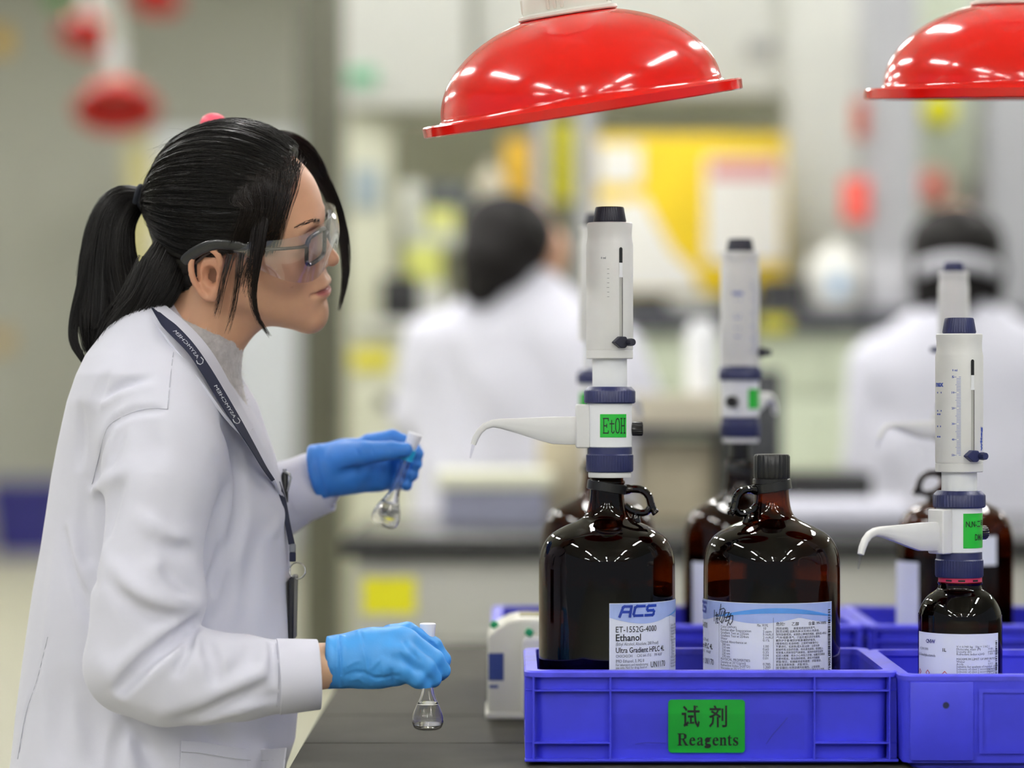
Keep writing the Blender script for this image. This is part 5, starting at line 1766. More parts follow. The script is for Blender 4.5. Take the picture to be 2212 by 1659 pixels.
# hip pocket
top = [(392, 1600), (430, 1602), (472, 1609), (520, 1616), (570, 1619), (616, 1615)]
bot = [(386, 1700), (430, 1702), (472, 1704), (520, 1706), (570, 1706), (606, 1704)]
ta = [P(x, y, cf.front(x, y, 3.2) - 0.0035) for x, y in top]
ba = [P(x, y, cf.front(x, y, 3.2) - 0.0030) for x, y in bot]
wpart('pocket', strip(smooth_path(ta, 20), smooth_path(ba, 20), 0.002), M_coat, coat, True, 40)
mid = [P(x, y + 24, cf.front(x, y + 24, 3.2) - 0.0048) for x, y in top]
wpart('pocket_stitch', tube(smooth_path(mid, 30), 0.00045, 5), mat('stitch_thread', rgb(196, 197, 206), 0.9), coat)

# seams of the coat
M_seamt = mat('coat_seam', rgb(186, 187, 200), 0.85)
for pts in ([(376, 748), (371, 790), (366, 840), (362, 884)], [(362, 884), (330, 882), (286, 891), (240, 915), (224, 945), (213, 990), (199, 1046)], [(103, 1376), (80, 1468), (56, 1541), (38, 1640)],
            [(596, 1386), (601, 1430), (602, 1480), (598, 1532)]):
    sp_ = smooth_path(pts, 30)
    wpart('seam', tube([P(x, y, cf.front(x, y, 3.2) - 0.0004) for x, y in sp_], 0.00055, 5), M_seamt, coat)

# ---- knitted sweater showing at the throat
sf = Field((-0.42, 3.24, 1.15), (-0.26, 3.50, 1.36), 0.0032)
sf.cone(P(440, 690, 3.37), P(406, 790, 3.37), 0.0560, 0.0565, 0.02)
sf.cone(P(406, 790, 3.37), P(455, 960, 3.37), 0.0565, 0.055, 0.02)
nrm_ = np.array(P(505, 640, 3.37) - P(470, 760, 3.37))
nrm_ /= np.linalg.norm(nrm_)
pc = np.array(P(478, 726, 3.33)) + 0
nn_ = np.array([0.42, -0.10, 0.90])
sf.clip(lambda X, Y, Z: (X - pc[0]) * nn_[0] + (Y - pc[1]) * nn_[1] + (Z - pc[2]) * nn_[2])
q_, g_ = sf.sl(sf.lo, sf.lo + sf.h * sf.n)
sf.f[q_] += (0.0016 * np.sin(g_[0] * 420 + g_[2] * 160) * np.sin(g_[2] * 520) * np.sin(g_[1] * 450 + 1)).astype(np.float32)
SVv, SQ = sf.mesh()
sweater = wpart('sweater', (SVv, SQ), M_knit)
sweater['label'] = 'fuzzy pale grey knitted sweater'
# fuzz
ii = RNG.choice(len(SVv), 2600)
p0 = SVv[ii]
dirs = RNG.normal(0, 1, (2600, 3)) * 0.7 + np.array([0.3, -0.8, 0.2])
tt = np.linspace(0, 1, 4)[None, :, None]
fz = p0[:, None, :] + dirs[:, None, :] * 0.0035 * tt + RNG.normal(0, .0006, (2600, 4, 3)) * tt
fo = wpart('wool_fuzz', strands_vf(fz, 0.00016, 0.00008), M_knit, sweater)
fo['kind'] = 'stuff'

# trousers and shoes under the coat
tf = Field((-0.62, 3.12, 0.0), (-0.22, 3.62, 0.95), 0.009)
for yy, xx in ((3.312, 330), (3.432, 350)):
    kx = P(xx, 0, 3.37).x
    tf.chain([(kx, yy, 0.84), (kx + 0.01, yy, 0.46), (kx - 0.01, yy, 0.07)], [0.074, 0.062, 0.052], 0.02)
V_, Q_ = tf.mesh()
wpart('trousers', (relax(V_, Q_, 2), Q_), M_jeans)
for yy, xx in ((3.312, 330), (3.432, 350)):
    kx = P(xx, 0, 3.37).x
    vf = bevel_vf(loft([[(kx + x * 1.0, yy + y, 0.0) for x, y in ((-.07, -.035), (.02, -.042), (.13, -.046), (.18, -.02), (.18, .02), (.13, .046), (.02, .042), (-.07, .035))],
                        [(kx + x * 0.98, yy + y * 0.95, h_) for (x, y), h_ in zip(((-.07, -.035), (.02, -.042), (.13, -.046), (.18, -.02), (.18, .02), (.13, .046), (.02, .042), (-.07, .035)), (.085, .085, .06, .045, .045, .06, .085, .085))]], cap0=True, cap1=True), 0.01, 2)
    wpart('shoe', vf, M_shoe, woman, True, 40)

# ---- gloves
gf = Field(tuple(P(690, 1505, 3.10)), tuple(P(985, 1330, 3.30)), 0.00165)
gf.chain([P(706, 1431, 3.176), P(745, 1428, 3.180), P(800, 1422, 3.186)], [.0292, .0280, .0315], 0.012, squash=(1, 0.82, 1))
gf.cone(P(800, 1420, 3.186), P(858, 1400, 3.190), .0315, .0255, 0.014, squash=(1, 0.80, 1))
gf.cone(P(800, 1440, 3.184), P(856, 1446, 3.182), .0215, .0190, 0.012)
fing = {
    'index': ([P(846, 1376, 3.206), P(880, 1366, 3.212), P(936, 1394, 3.224), P(957, 1424, 3.228), P(955, 1446, 3.226)], [.0150, .0118, .0098, .0088, .0080]),
    'middle': ([P(850, 1388, 3.188), P(882, 1386, 3.190), P(938, 1424, 3.200), P(955, 1448, 3.208), P(950, 1456, 3.212)], [.0160, .0130, .0110, .0094, .0085]),
    'ring': ([P(846, 1410, 3.176), P(876, 1412, 3.176), P(920, 1442, 3.184), P(935, 1466, 3.194), P(928, 1474, 3.202)], [.0160, .0132, .0112, .0096, .0085]),
    'little': ([P(838, 1438, 3.172), P(868, 1446, 3.172), P(900, 1466, 3.176), P(914, 1480, 3.184), P(914, 1482, 3.192)], [.0150, .0118, .0100, .0086, .0078]),
    'thumb': ([P(790, 1450, 3.205), P(840, 1462, 3.226), P(890, 1456, 3.242), P(922, 1440, 3.246)], [.0160, .0130, .0112, .0092])}
for nm, (pts, rad) in fing.items():
    g2 = Field(gf.lo, gf.lo + gf.h * gf.n, gf.h)
    g2.n = gf.n
    g2.f = np.full(tuple(gf.n), 0.2, np.float32)
    g2.chain(pts, rad, 0.003)
    gf.put((slice(None),) * 3, g2.f, 0.0045, 'add')
gr = lambda pts, w, h: gf.fold(gf.on(pts, 3.17), w * 0.9, h * 1.5)
gr([(773, 1364), (783, 1393), (789, 1419), (794, 1451), (800, 1481)], .0019, .0030)
gr([(778, 1364), (788, 1393), (795, 1419), (800, 1449)], .0024, -.0014)
gr([(737, 1373), (741, 1400), (742, 1440), (744, 1482)], .0016, .0026)
gr([(732, 1374), (735, 1400), (735, 1440), (738, 1482)], .0020, -.0024)
gr([(725, 1374), (728, 1400), (729, 1440), (731, 1484)], .0024, .0018)
gr([(710, 1374), (712, 1400), (713, 1440), (711, 1486)], .0030, .0020)
gr([(748, 1459), (768, 1452), (790, 1455), (812, 1466), (838, 1462), (866, 1460)], .0024, -.0026)
gr([(826, 1420), (829, 1450), (836, 1481)], .0018, .0024)
gr([(845, 1447), (850, 1478)], .0018, -.0022)
gr([(866, 1440), (868, 1460), (872, 1474)], .0016, .0018)
gr([(752, 1440), (764, 1430), (776, 1428)], .0018, .0016)
gr([(800, 1445), (815, 1430), (822, 1424)], .0018, .0015)
gr([(760, 1470), (775, 1464), (786, 1474)], .0022, .0022)
gr([(872, 1386), (884, 1404), (905, 1424)], .0026, -.0026)
gr([(866, 1414), (878, 1432), (900, 1452)], .0026, -.0022)
gr([(892, 1362), (912, 1376), (940, 1398)], .0022, -.0022)
gr([(928, 1380), (936, 1386)], .0016, .0016)
gr([(940, 1390), (946, 1397)], .0016, .0016)
xc = P(704, 0, 3.17).x
gf.clip(lambda X, Y, Z: (xc + 0.10 * (Z - 1.0) * 0) - X + 0 * Y + 0 * Z)
GV, GQ = gf.mesh()
GV = relax(GV, GQ, 1, 0.25)
glr = wpart('glove', (GV, GQ), M_glove)
glr['label'] = 'bright blue nitrile glove on the near hand'

g3 = Field(tuple(P(630, 1100, 3.40)), tuple(P(935, 915, 3.62)), 0.0018)
g3.chain([P(640, 1032, 3.522), P(672, 1024, 3.522), P(700, 1016, 3.520), P(752, 1006, 3.522)], [.0335, .0330, .0300, .0320], 0.012, squash=(1, 0.8, 1))
g3.cone(P(745, 992, 3.526), P(812, 978, 3.536), .0235, .0200, 0.012, squash=(1, 0.8, 1))
g3.cone(P(745, 1028, 3.526), P(816, 1034, 3.536), .0230, .0165, 0.012, squash=(1, 0.8, 1))
g3.cone(P(740, 1008, 3.528), P(815, 1006, 3.538), .0250, .0185, 0.012, squash=(1, 0.8, 1))
fin = {
    'index': ([P(800, 962, 3.534), P(848, 946, 3.540), P(888, 962, 3.534), P(901, 980, 3.520)], [.0155, .0105, .0095, .0085]),
    'middle': ([P(812, 985, 3.540), P(866, 984, 3.552), P(894, 994, 3.540), P(898, 1002, 3.522)], [.0150, .0108, .0095, .0085]),
    'ring': ([P(812, 1010, 3.540), P(862, 1014, 3.552), P(888, 1018, 3.540), P(890, 1026, 3.524)], [.0148, .0105, .0092, .0082]),
    'little': ([P(806, 1036, 3.536), P(850, 1042, 3.546), P(874, 1044, 3.538), P(878, 1048, 3.524)], [.0140, .0096, .0084, .0076]),
    'thumb': ([P(735, 992, 3.510), P(790, 978, 3.490), P(845, 973, 3.478), P(876, 972, 3.476)], [.0210, .0145, .0115, .0092])}
for nm, (pts, rad) in fin.items():
    g2 = Field(g3.lo, g3.lo + g3.h * g3.n, g3.h)
    g2.n = g3.n
    g2.f = np.full(tuple(g3.n), 0.2, np.float32)
    g2.chain(pts, rad, 0.003)
    g3.put((slice(None),) * 3, g2.f, 0.005, 'add')
gl_ = lambda pts, w, h: g3.fold(g3.on(pts, 3.5), w, h)
gl_([(682, 962), (684, 1000), (694, 1040), (704, 1070)], .0022, -.0030)
gl_([(690, 960), (694, 1000), (702, 1040), (712, 1068)], .0024, .0028)
gl_([(672, 966), (672, 1005), (682, 1045), (694, 1076)], .0028, .0024)
gl_([(725, 1030), (770, 1012), (815, 998)], .0060, -.0050)
gl_([(770, 968), (776, 985)], .002, -.0015)
gl_([(800, 964), (806, 982)], .002, -.0014)
gl_([(840, 960), (843, 978)], .002, -.0012)
ca_, cb_ = P(657, 968, 3.5), P(682, 1080, 3.5)
g3.clip(lambda X, Y, Z: (ca_.x + (cb_.x - ca_.x) * (ca_.z - Z) / (ca_.z - cb_.z)) - X + 0.25 * (Y - 3.5))
GV3, GQ3 = g3.mesh()
GV3 = relax(GV3, GQ3, 1, 0.4)
gll = wpart('glove', (GV3, GQ3), M_glove_dim)
gll['label'] = 'blue nitrile glove on the raised far hand'


# ---- flasks held in the hands
FP = [(0.0, 0.0016), (0.0115, 0.0), (0.0155, 0.0022), (0.0178, 0.0075), (0.0180, 0.0125), (0.0168, 0.0190), (0.0138, 0.0270), (0.0104, 0.0340), (0.0078, 0.0410), (0.0064, 0.0480), (0.0058, 0.0560), (0.0056, 0.0950), (0.0062, 0.0990), (0.0066, 0.1005)]
FO = [FP[0]] + dense(FP[1:], 60)
FI = [(max(r - 0.0011, 0.0), z + (0.0012 if z < 0.03 else 0)) for r, z in FO][::-1]


def flask(label, loc, tilt, band):
    c = thing('volumetric_flask', label, 'flask', loc)
    c.rotation_euler = (0, tilt, 0)
    mesh_obj('glass_bulb', *lathe(FO + FI, 56), M_glass, c, sharp=60)
    mesh_obj('stopper', *lathe([(0, 0.094), (0.0040, 0.094), (0.0046, 0.1008), (0.0068, 0.1010), (0.0078, 0.106), (0.0090, 0.1180), (0.0094, 0.1200), (0.0094, 0.1215), (0.0084, 0.1222), (0.0060, 0.1200), (0, 0.1195)], 32), M_frost, c)
    if band:
        mesh_obj('colour_band', *lathe([(0.0064, 0.0865), (0.0084, 0.087), (0.0088, 0.101), (0.0068, 0.1015), (0.0064, 0.0865)], 32), M_aqua, c)
    else:
        mesh_obj('liquid', *lathe([(0, 0.0030), (0.0100, 0.0016), (0.0142, 0.0036), (0.0160, 0.0060), (0, 0.0060)], 40), M_glass, c)
    return c


Yf = 3.222
fb = P(924, 1576, Yf)
flask_a = flask('clear glass flask hanging from the lower near glove', fb, 0.0, False)
Yg = 3.492
gb = P(826, 1136, Yg)
gt = P(896, 940, Yg)
flask_b = flask('tilted clear glass flask with turquoise band in the raised glove', gb, math.atan2(gt.x - gb.x, gt.z - gb.z), True)

# ------------------------------------------------------------------ her hair
HC0 = np.array(mm(-2, 0, 42))
HR0 = np.array(mm(101, 81, 95))
E2C, E2R = np.array(mm(-52, 0, -24)), np.array(mm(44, 58, 58))


def ray_ell(d, c, r):
    """largest distance from HC0 along d to an ellipsoid"""
    o = (HC0 - c) / r
    q = d / r
    A = (q * q).sum(-1)
    B = 2 * (o * q).sum(-1)
    Cc = (o * o).sum() - 1
    disc = B * B - 4 * A * Cc
    return np.where(disc > 0, (-B + np.sqrt(np.maximum(disc, 0))) / (2 * A), 0)


XH = [(-0.100, -0.060), (-0.060, -0.045), (-0.030, -0.034), (-0.004, -0.028), (0.008, 0.004), (0.014, 0.028), (0.022, 0.038), (0.040, 0.044), (0.060, 0.053), (0.075, 0.060), (0.095, 0.064), (0.110, 0.066), (0.150, 0.090)]
xh_z, xh_x = np.array([a for a, b in XH]), np.array([b for a, b in XH])
kf = Field(mm(-122, -100, -100), mm(115, 100, 150), 0.0024)
kf.ell(HC0, HR0)
kf.ell(E2C, E2R, 0.02)
kf.clip(lambda X, Y, Z: (X - np.interp(Z.ravel(), xh_z, xh_x)[None, None, :]) * 0.8 + 0 * Y)
kf.clip(lambda X, Y, Z: -0.086 - Z + 0 * X + 0 * Y)
KV, KQ = kf.mesh()
KV = relax(KV, KQ, 1)
TIE = P(312, 432, 3.375)
tie_h = to_head([TIE])[0]
_ax = (tie_h - HC0) / np.linalg.norm(tie_h - HC0)
_e1 = np.cross(_ax, np.array([0, 0, 1.0])); _e1 /= np.linalg.norm(_e1)
_e2 = np.cross(_ax, _e1)


def comb(D):
    """ridges of combed hair that run towards the tie"""
    ph = np.arctan2(D @ _e2, D @ _e1)
    away = np.sqrt(np.clip(1 - (D @ _ax) ** 2, 0, 1))
    return (np.sin(37 * ph) + 0.8 * np.sin(61 * ph + 1.3) + 0.7 * np.sin(97 * ph + 4) + 0.6 * np.sin(141 * ph)) * np.clip(away * 1.6, 0.15, 1)


_d = KV - HC0
_d /= np.linalg.norm(_d, axis=1, keepdims=True)
KV = KV + _d * (comb(_d) * 0.00065)[:, None]
hair = wpart('hair', (to_world(KV), KQ), M_hair)
hair['label'] = 'black hair tied back in a low ponytail'

def unit(v):
    return v / (np.linalg.norm(v, axis=-1, keepdims=True) + 1e-12)


def scalp_paths(roots, target, m=16, lift=0.0012, wav=0.0012):
    n = len(roots)
    d0 = unit(roots - HC0)
    d1 = unit(np.tile(target - HC0, (n, 1)) + RNG.normal(0, 0.006, (n, 3)))
    dot = np.clip((d0 * d1).sum(1), -1, 1)
    om = np.arccos(dot)[:, None, None]
    t = np.linspace(0, 1, m)[None, :, None]
    so = np.sin(om) + 1e-6
    D = np.sin((1 - t) * om) / so * d0[:, None, :] + np.sin(t * om) / so * d1[:, None, :]
    D = unit(D)
    r = np.maximum(ray_ell(D, HC0, HR0), ray_ell(D, E2C, E2R))
    off = 0.0008 * comb(D.reshape(-1, 3)).reshape(n, m) + lift * RNG.uniform(0.2, 1.6, (n, 1)) + wav * np.sin(np.linspace(0, 3, m)[None, :] * RNG.uniform(1, 2.4, (n, 1)) + RNG.uniform(0, 6, (n, 1)))
    end = np.clip((t[..., 0] - 0.82) / 0.18, 0, 1)
    rr_ = (r + off) * (1 - end) + end * np.linalg.norm(target - HC0)
    return HC0 + D * rr_[..., None]


nrmK = unit(KV - HC0)
surf_ok = np.minimum(np.abs(np.sqrt((((KV - HC0) / HR0) ** 2).sum(1)) - 1), np.abs(np.sqrt((((KV - E2C) / E2R) ** 2).sum(1)) - 1)) < 0.05
front_ok = surf_ok & (KV[:, 0] < np.interp(KV[:, 2], xh_z, xh_x) - 0.002)
cand = np.nonzero(front_ok & (KV[:, 2] > -0.083))[0]
roots = KV[RNG.choice(cand, 5200)]
# more roots along the hair line
edge = np.nonzero(surf_ok & (np.abs(KV[:, 0] - np.interp(KV[:, 2], xh_z, xh_x)) < 0.006))[0]
roots = np.vstack([roots, KV[RNG.choice(edge, 1500)]])
ps = to_world(scalp_paths(roots, tie_h).reshape(-1, 3)).reshape(len(roots), -1, 3)
so = wpart('combed_strands', strands_vf(ps, 0.00030, 0.00024), M_hair, hair)
so['kind'] = 'stuff'
# a few flyaway hairs on the crown
top_c = np.nonzero((KV[:, 2] > 0.10))[0]
n_ = 240
rt = KV[RNG.choice(top_c, n_)]
tt = np.linspace(0, 1, 8)[None, :, None]
dr = unit(rt - HC0)
bk = unit(tie_h - rt + RNG.normal(0, 0.03, (n_, 3)))
fly = rt[:, None, :] + bk[:, None, :] * tt * RNG.uniform(0.02, 0.05, (n_, 1, 1)) + dr[:, None, :] * (np.sin(tt * 2.6) * RNG.uniform(0.001, 0.007, (n_, 1, 1)))
wpart('flyaway_strands', strands_vf(to_world(fly.reshape(-1, 3)).reshape(n_, 8, 3), 0.00014, 0.00008), M_hairb, hair)['kind'] = 'stuff'


def bundle(center, width, depth, n, m=20, r0=0.0003, r1=0.00018, wav=0.0015, spread=1.0, ragged=0.12):
    """center: (px, py, Y); width, depth in px along the way"""
    C = smooth_path([P(*q) for q in center], m)
    k_ = np.mean([q[2] for q in center]) / F
    Wd = smooth_path([(w,) for w in width], m)[:, 0] * k_
    Dp = smooth_path([(w,) for w in depth], m)[:, 0] * k_
    T = unit(np.gradient(C, axis=0))
    Pp = unit(np.cross(T, np.array([0, 1.0, 0])))
    a = RNG.uniform(0, 2 * math.pi, n)
    rad = np.sqrt(RNG.uniform(0, 1, n)) * spread
    u, v = rad * np.cos(a), rad * np.sin(a)
    tw = np.linspace(0, 1, m)
    out = C[None] + Pp[None] * (u[:, None] * Wd[None])[..., None] + np.array([0, 1.0, 0]) * (v[:, None] * Dp[None])[..., None]
    ph = RNG.uniform(0, 6.28, (n, 1))
    out += Pp[None] * (wav * np.sin(tw[None] * RNG.uniform(3, 7, (n, 1)) + ph) * tw[None])[..., None]
    out += np.array([0, 1.0, 0]) * (wav * np.sin(tw[None] * RNG.uniform(3, 7, (n, 1)) + ph * 2) * tw[None])[..., None]
    # uneven ends
    L = 1 - ragged * RNG.uniform(0, 1, n) ** 1.15
    idx = tw[None] * L[:, None] * (m - 1)
    i0 = np.clip(idx.astype(int), 0, m - 2)
    fr = (idx - i0)[..., None]
    ar = np.arange(n)[:, None]
    return out[ar, i0] * (1 - fr) + out[ar, i0 + 1] * fr


tail = []
main_c = [(318, 432, 3.375), (285, 424, 3.375), (252, 440, 3.37), (230, 490, 3.365), (222, 560, 3.36), (218, 640, 3.355), (210, 710, 3.345), (200, 770, 3.34)]
main_w = [16, 24, 34, 42, 50, 54, 42, 18]
main_d = [16, 24, 34, 40, 44, 44, 34, 14]
tail.append(bundle(main_c, main_w, main_d, 2000, ragged=0.22))
in_c = [(316, 436, 3.375), (290, 446, 3.37), (266, 490, 3.36), (262, 560, 3.35), (276, 620, 3.335), (290, 660, 3.325), (270, 700, 3.32), (240, 722, 3.32)]
tail.append(bundle(in_c, [14, 22, 26, 34, 44, 44, 32, 16], [14, 22, 30, 36, 40, 36, 26, 12], 1300, ragged=0.2))
tail.append(bundle([(240, 470, 3.36), (200, 540, 3.35), (178, 620, 3.345), (160, 690, 3.34), (160, 740, 3.335), (185, 786, 3.33)], [20, 18, 14, 10, 9, 4], [16, 16, 14, 10, 8, 4], 340, ragged=0.15))
nape_c = [(392, 480, 3.345), (366, 555, 3.33), (336, 615, 3.32), (304, 665, 3.315), (262, 706, 3.315)]
tail.append(bundle(nape_c, [30, 48, 56, 44, 20], [20, 34, 38, 32, 16], 2000, m=20, ragged=0.3))
# stray hairs round the tail
tail.append(bundle(main_c, [q * 1.12 for q in main_w], main_d, 70, ragged=0.4, wav=0.003))
tail.append(bundle([(330, 560, 3.31), (300, 640, 3.30), (250, 700, 3.30), (215, 750, 3.30)], [40, 50, 40, 30], [10, 12, 12, 10], 60, ragged=0.5, wav=0.004))
po = wpart('ponytail', strands_vf(np.concatenate(tail), 0.00036, 0.00022), M_hair, hair)
po['kind'] = 'stuff'
# solid cores so the tail is not see-through
core = []
for c_, w_, d_ in ((main_c, main_w, main_d), (in_c, [14, 22, 26, 34, 44, 44, 32, 16], [14, 22, 30, 36, 40, 36, 26, 12])):
    pts = smooth_path([P(*q) for q in c_], 24)[:-3]
    ww = smooth_path([(a_,) for a_ in w_], 24)[:-3, 0] * 0.72 * 3.36 / F
    core.append(tube(pts, list(ww), 16))
wpart('ponytail_core', join(*core), M_hair, hair)
# hair tie
tb0 = Vector(TIE) + Vector((-0.002, 0, 0.001))
ax = (P(290, 426, 3.375) - P(322, 434, 3.375)).normalized()
ring = []
for s in (-0.006, 0.0, 0.006):
    q = Matrix.Translation(tb0 + ax * s) @ ax.to_track_quat('Z', 'Y').to_matrix().to_4x4()
    ring.append(xf(([(0.0145 * math.cos(a) * (1 + 0.22 * math.cos(b)), 0.0145 * math.sin(a) * (1 + 0.22 * math.cos(b)), 0.0035 * math.sin(b)) for a in np.linspace(0, 2 * math.pi, 28, endpoint=False) for b in np.linspace(0, 2 * math.pi, 10, endpoint=False)],
                    [(i * 10 + j, ((i + 1) % 28) * 10 + j, ((i + 1) % 28) * 10 + (j + 1) % 10, i * 10 + (j + 1) % 10) for i in range(28) for j in range(10)]), q))
wpart('hair_tie', join(*ring), mat('navy_elastic', rgb(26, 30, 40), 0.9, bump=0.4, bscale=800), hair)


def head_front(px, py, fallback=3.31, grow=0.0):
    Ys = np.linspace(3.20, 3.46, 90)
    W = to_head([P(px, py, y) for y in Ys])
    v = (((W - HC0) / (HR0 + grow)) ** 2).sum(1)
    k_ = np.nonzero(v < 1)[0]
    return Ys[k_[0]] if len(k_) else fallback


# side curtain from the parting, thin enough to show the temple through it
cur = []
for i in range(620):
    s = RNG.uniform(0, 1) ** 1.1
    x0, y0 = 648 - 134 * s, 350 + 42 * s - 34 * math.sin(s * math.pi)
    j = RNG.normal(0, 6)
    pts = [(x0, y0), (x0 - 10 + j, y0 + 52), (621 - 98 * s + j, 452), (607 - 100 * s + j, 500 + RNG.uniform(-8, 14)), (592 - 106 * s + j * 1.4, 532 + RNG.uniform(0, 34))]
    pts[0] = (pts[0][0] + RNG.normal(0, 7), pts[0][1] + RNG.normal(0, 7))
    lf = 0.0025 * RNG.random()
    pw = [P(x, y, min(head_front(x, y, 3.300), 3.40) - (0.0005, 0.0032, 0.0045, 0.005, 0.005)[q] - lf * min(q, 1)) for q, (x, y) in enumerate(pts)]
    cur.append(smooth_path(pw, 14))
wpart('fringe_strands', strands_vf(np.array(cur), 0.00030, 0.00009), M_hairb, hair)['kind'] = 'stuff'
loose = []
# lock in front of the ear
loose.append(bundle([(606, 336, 3.300), (588, 390, 3.279), (576, 440, 3.268), (566, 500, 3.262), (556, 570, 3.262), (548, 630, 3.268), (556, 685, 3.275), (585, 728, 3.28)], [22, 14, 12, 11, 9, 7, 5, 3], [3, 5, 5, 5, 5, 4, 3, 2], 230, ragged=0.5, wav=0.0010))
loose.append(bundle([(590, 345, 3.296), (566, 420, 3.270), (555, 500, 3.262), (545, 580, 3.262), (545, 650, 3.27), (560, 700, 3.275)], [24, 16, 14, 12, 8, 5], [3, 5, 5, 5, 4, 3], 110, ragged=0.5))
loose.append(bundle([(520, 545, 3.272), (515, 590, 3.268), (508, 640, 3.272), (500, 680, 3.28), (488, 722, 3.285)], [9, 8, 7, 6, 5], [4, 4, 4, 4, 4], 40, ragged=0.4))
loose.append(bundle([(500, 550, 3.275), (486, 600, 3.270), (474, 650, 3.275), (465, 690, 3.285)], [10, 9, 7, 6], [4, 4, 4, 4], 36, ragged=0.4))
loose.append(bundle([(545, 560, 3.270), (530, 600, 3.270), (520, 640, 3.275)], [12, 14, 14], [4, 4, 4], 60, ragged=0.5))
# far lock sweeping past the forehead
far_ = [(585, 322, 3.36), (640, 335, 3.385), (688, 378, 3.42), (718, 430, 3.44), (738, 490, 3.445), (747, 550, 3.44), (746, 610, 3.435), (734, 672, 3.43)]
loose.append(bundle(far_, [14, 20, 17, 15, 13, 11, 7, 3], [10, 12, 11, 10, 9, 8, 6, 3], 600, ragged=0.62, wav=0.0010))
loose.append(bundle([(555, 305, 3.33), (615, 306, 3.355), (664, 334, 3.385), (702, 392, 3.43)], [18, 24, 22, 14], [14, 20, 18, 10], 700, ragged=0.15))
loose = [np.stack([smooth_path(p, 20) for p in L]) if L.shape[1] != 20 else L for L in loose]
wpart('loose_locks', strands_vf(np.concatenate(loose), 0.00026, 0.00014), M_hairb, hair)['kind'] = 'stuff'
bob = wpart('hair_bobble', xf(lathe([(0.0135 * math.sin(t), 0.0135 * math.cos(t)) for t in np.linspace(0, math.pi, 16)], 28), Matrix.Translation(P(461, 268, 3.46)) @ Matrix.Scale(1.25, 4, (1, 0, 0))), mat('coral_pink_plastic', rgb(250, 96, 120), 0.45), hair)
bob['label'] = 'coral pink round hair bobble'


# eyebrow and lashes, laid on the skin
def face_x(y, z):
    j = int(round((y - hf.lo[1]) / hf.h))
    k_ = int(round((z - hf.lo[2]) / hf.h))
    ins = np.nonzero(hf.f[:, j, k_] < 0)[0]
    return float(hf.lo[0] + hf.h * ins[-1]) if len(ins) else 0.08


for s in (-1, 1):
    eb = []
    for i in range(300):
        t = RNG.uniform(0, 1)
        y = s * (0.013 + 0.035 * t)
        z = 0.0305 + 0.0065 * math.sin(min(t * 1.25, 1) * math.pi * 0.62) + RNG.normal(0, 0.0016) * (1 - 0.6 * t) - 0.004 * max(0, t - 0.75) * 4 * 0.25
        x = face_x(y, z) + 0.0004
        l = 0.0065
        e = np.array([x - 0.004 * t, y + s * l * 0.9, z + l * (0.35 - 0.7 * t)])
        e[0] = face_x(e[1], e[2]) + 0.0005
        b0 = np.array([x, y, z])
        eb.append(np.stack([b0, (b0 + e) / 2 + np.array([0.0005, 0, 0]), e]))
    wpart('eyebrow', strands_vf(to_world(np.array(eb).reshape(-1, 3)).reshape(300, 3, 3), 0.00018, 0.00010), M_hairb)
    ls = [(face_x(s * y / 1000, z / 1000) + 0.0006, s * y / 1000, z / 1000) for y, z in ((19, 8.2), (25, 6.6), (31, 6.0), (38, 7.0), (45, 9.2))]
    wpart('eyelashes', tube(to_world(smooth_path(ls, 14)), [0.0004] + [0.0009] * 12 + [0.0004], 6), M_hair)


# ------------------------------------------------------------------ goggles and glasses
def head_part(name, vf, m, parent, sharp=40):
    V = to_world(np.array([tuple(v) for v in vf[0]], float))
    return mesh_obj(name, V - np.array(parent.location), vf[1], m, parent, True, sharp)


GO = Vector(to_world([mm(100, 0, 0)])[0])
gog = thing('safety_goggles', 'clear wraparound safety goggles worn over dark glasses', 'goggles', GO)
half = [(16, 78.5, 22, 8), (36, 79.5, 24, -4), (58, 79, 26, -15), (76, 75, 28, -22), (92, 64, 30, -26), (102, 48, 32, -25), (108, 28, 34, -17), (111, 12, 35, -4), (112, 0, 35, 2)]
hp = smooth_path(half, 28)
ring_ = [(x, -y, a, b) for x, y, a, b in hp] + [(x, y, a, b) for x, y, a, b in hp[::-1][1:]]
V, Fc = [], []
nv = 8
for (x, y, a, b) in ring_:
    for j in range(nv + 1):
        t = j / nv
        bul = 4.0 * math.sin(t * math.pi)
        l = math.hypot(x - 40, y) or 1
        V.append(mm(x + bul * (x - 40) / l, y + bul * y / l, b + (a - b) * t))
n0 = len(ring_)
for i in range(n0 - 1):
    for j in range(nv):
        Fc.append((i * (nv + 1) + j, (i + 1) * (nv + 1) + j, (i + 1) * (nv + 1) + j + 1, i * (nv + 1) + j + 1))
inner = [tuple(np.array(v) - unit(np.array([v[0] - 0.04, v[1], 0.0])) * 0.0020) for v in V]
o_ = len(V)
V2 = V + inner
F2 = Fc + [tuple(i + o_ for i in f[::-1]) for f in Fc]
for i in range(n0 - 1):
    for j in (0, nv):
        a, b = i * (nv + 1) + j, (i + 1) * (nv + 1) + j
        F2.append((a, b, b + o_, a + o_))
M_vis = clear_mat('clear_polycarbonate', (0.975, 0.965, 0.99), ior=1.6, rough=0.03, boost=1.7, var=0.04)
M_vedge = mat('polycarbonate_edge', rgb(226, 222, 240), 0.08, trans=0.55, spec=0.8)
vis = head_part('visor', (V2, F2), M_vis, gog, 60)
top_ = [mm(x, y, a) for x, y, a, b in ring_]
bot_ = [mm(x, y, b) for x, y, a, b in ring_]
head_part('top_bar', tube(top_[3:-3], 0.0033, 8), M_vedge, vis)
head_part('lower_edge', tube(bot_[3:-3], 0.0013, 8), M_vedge, vis)
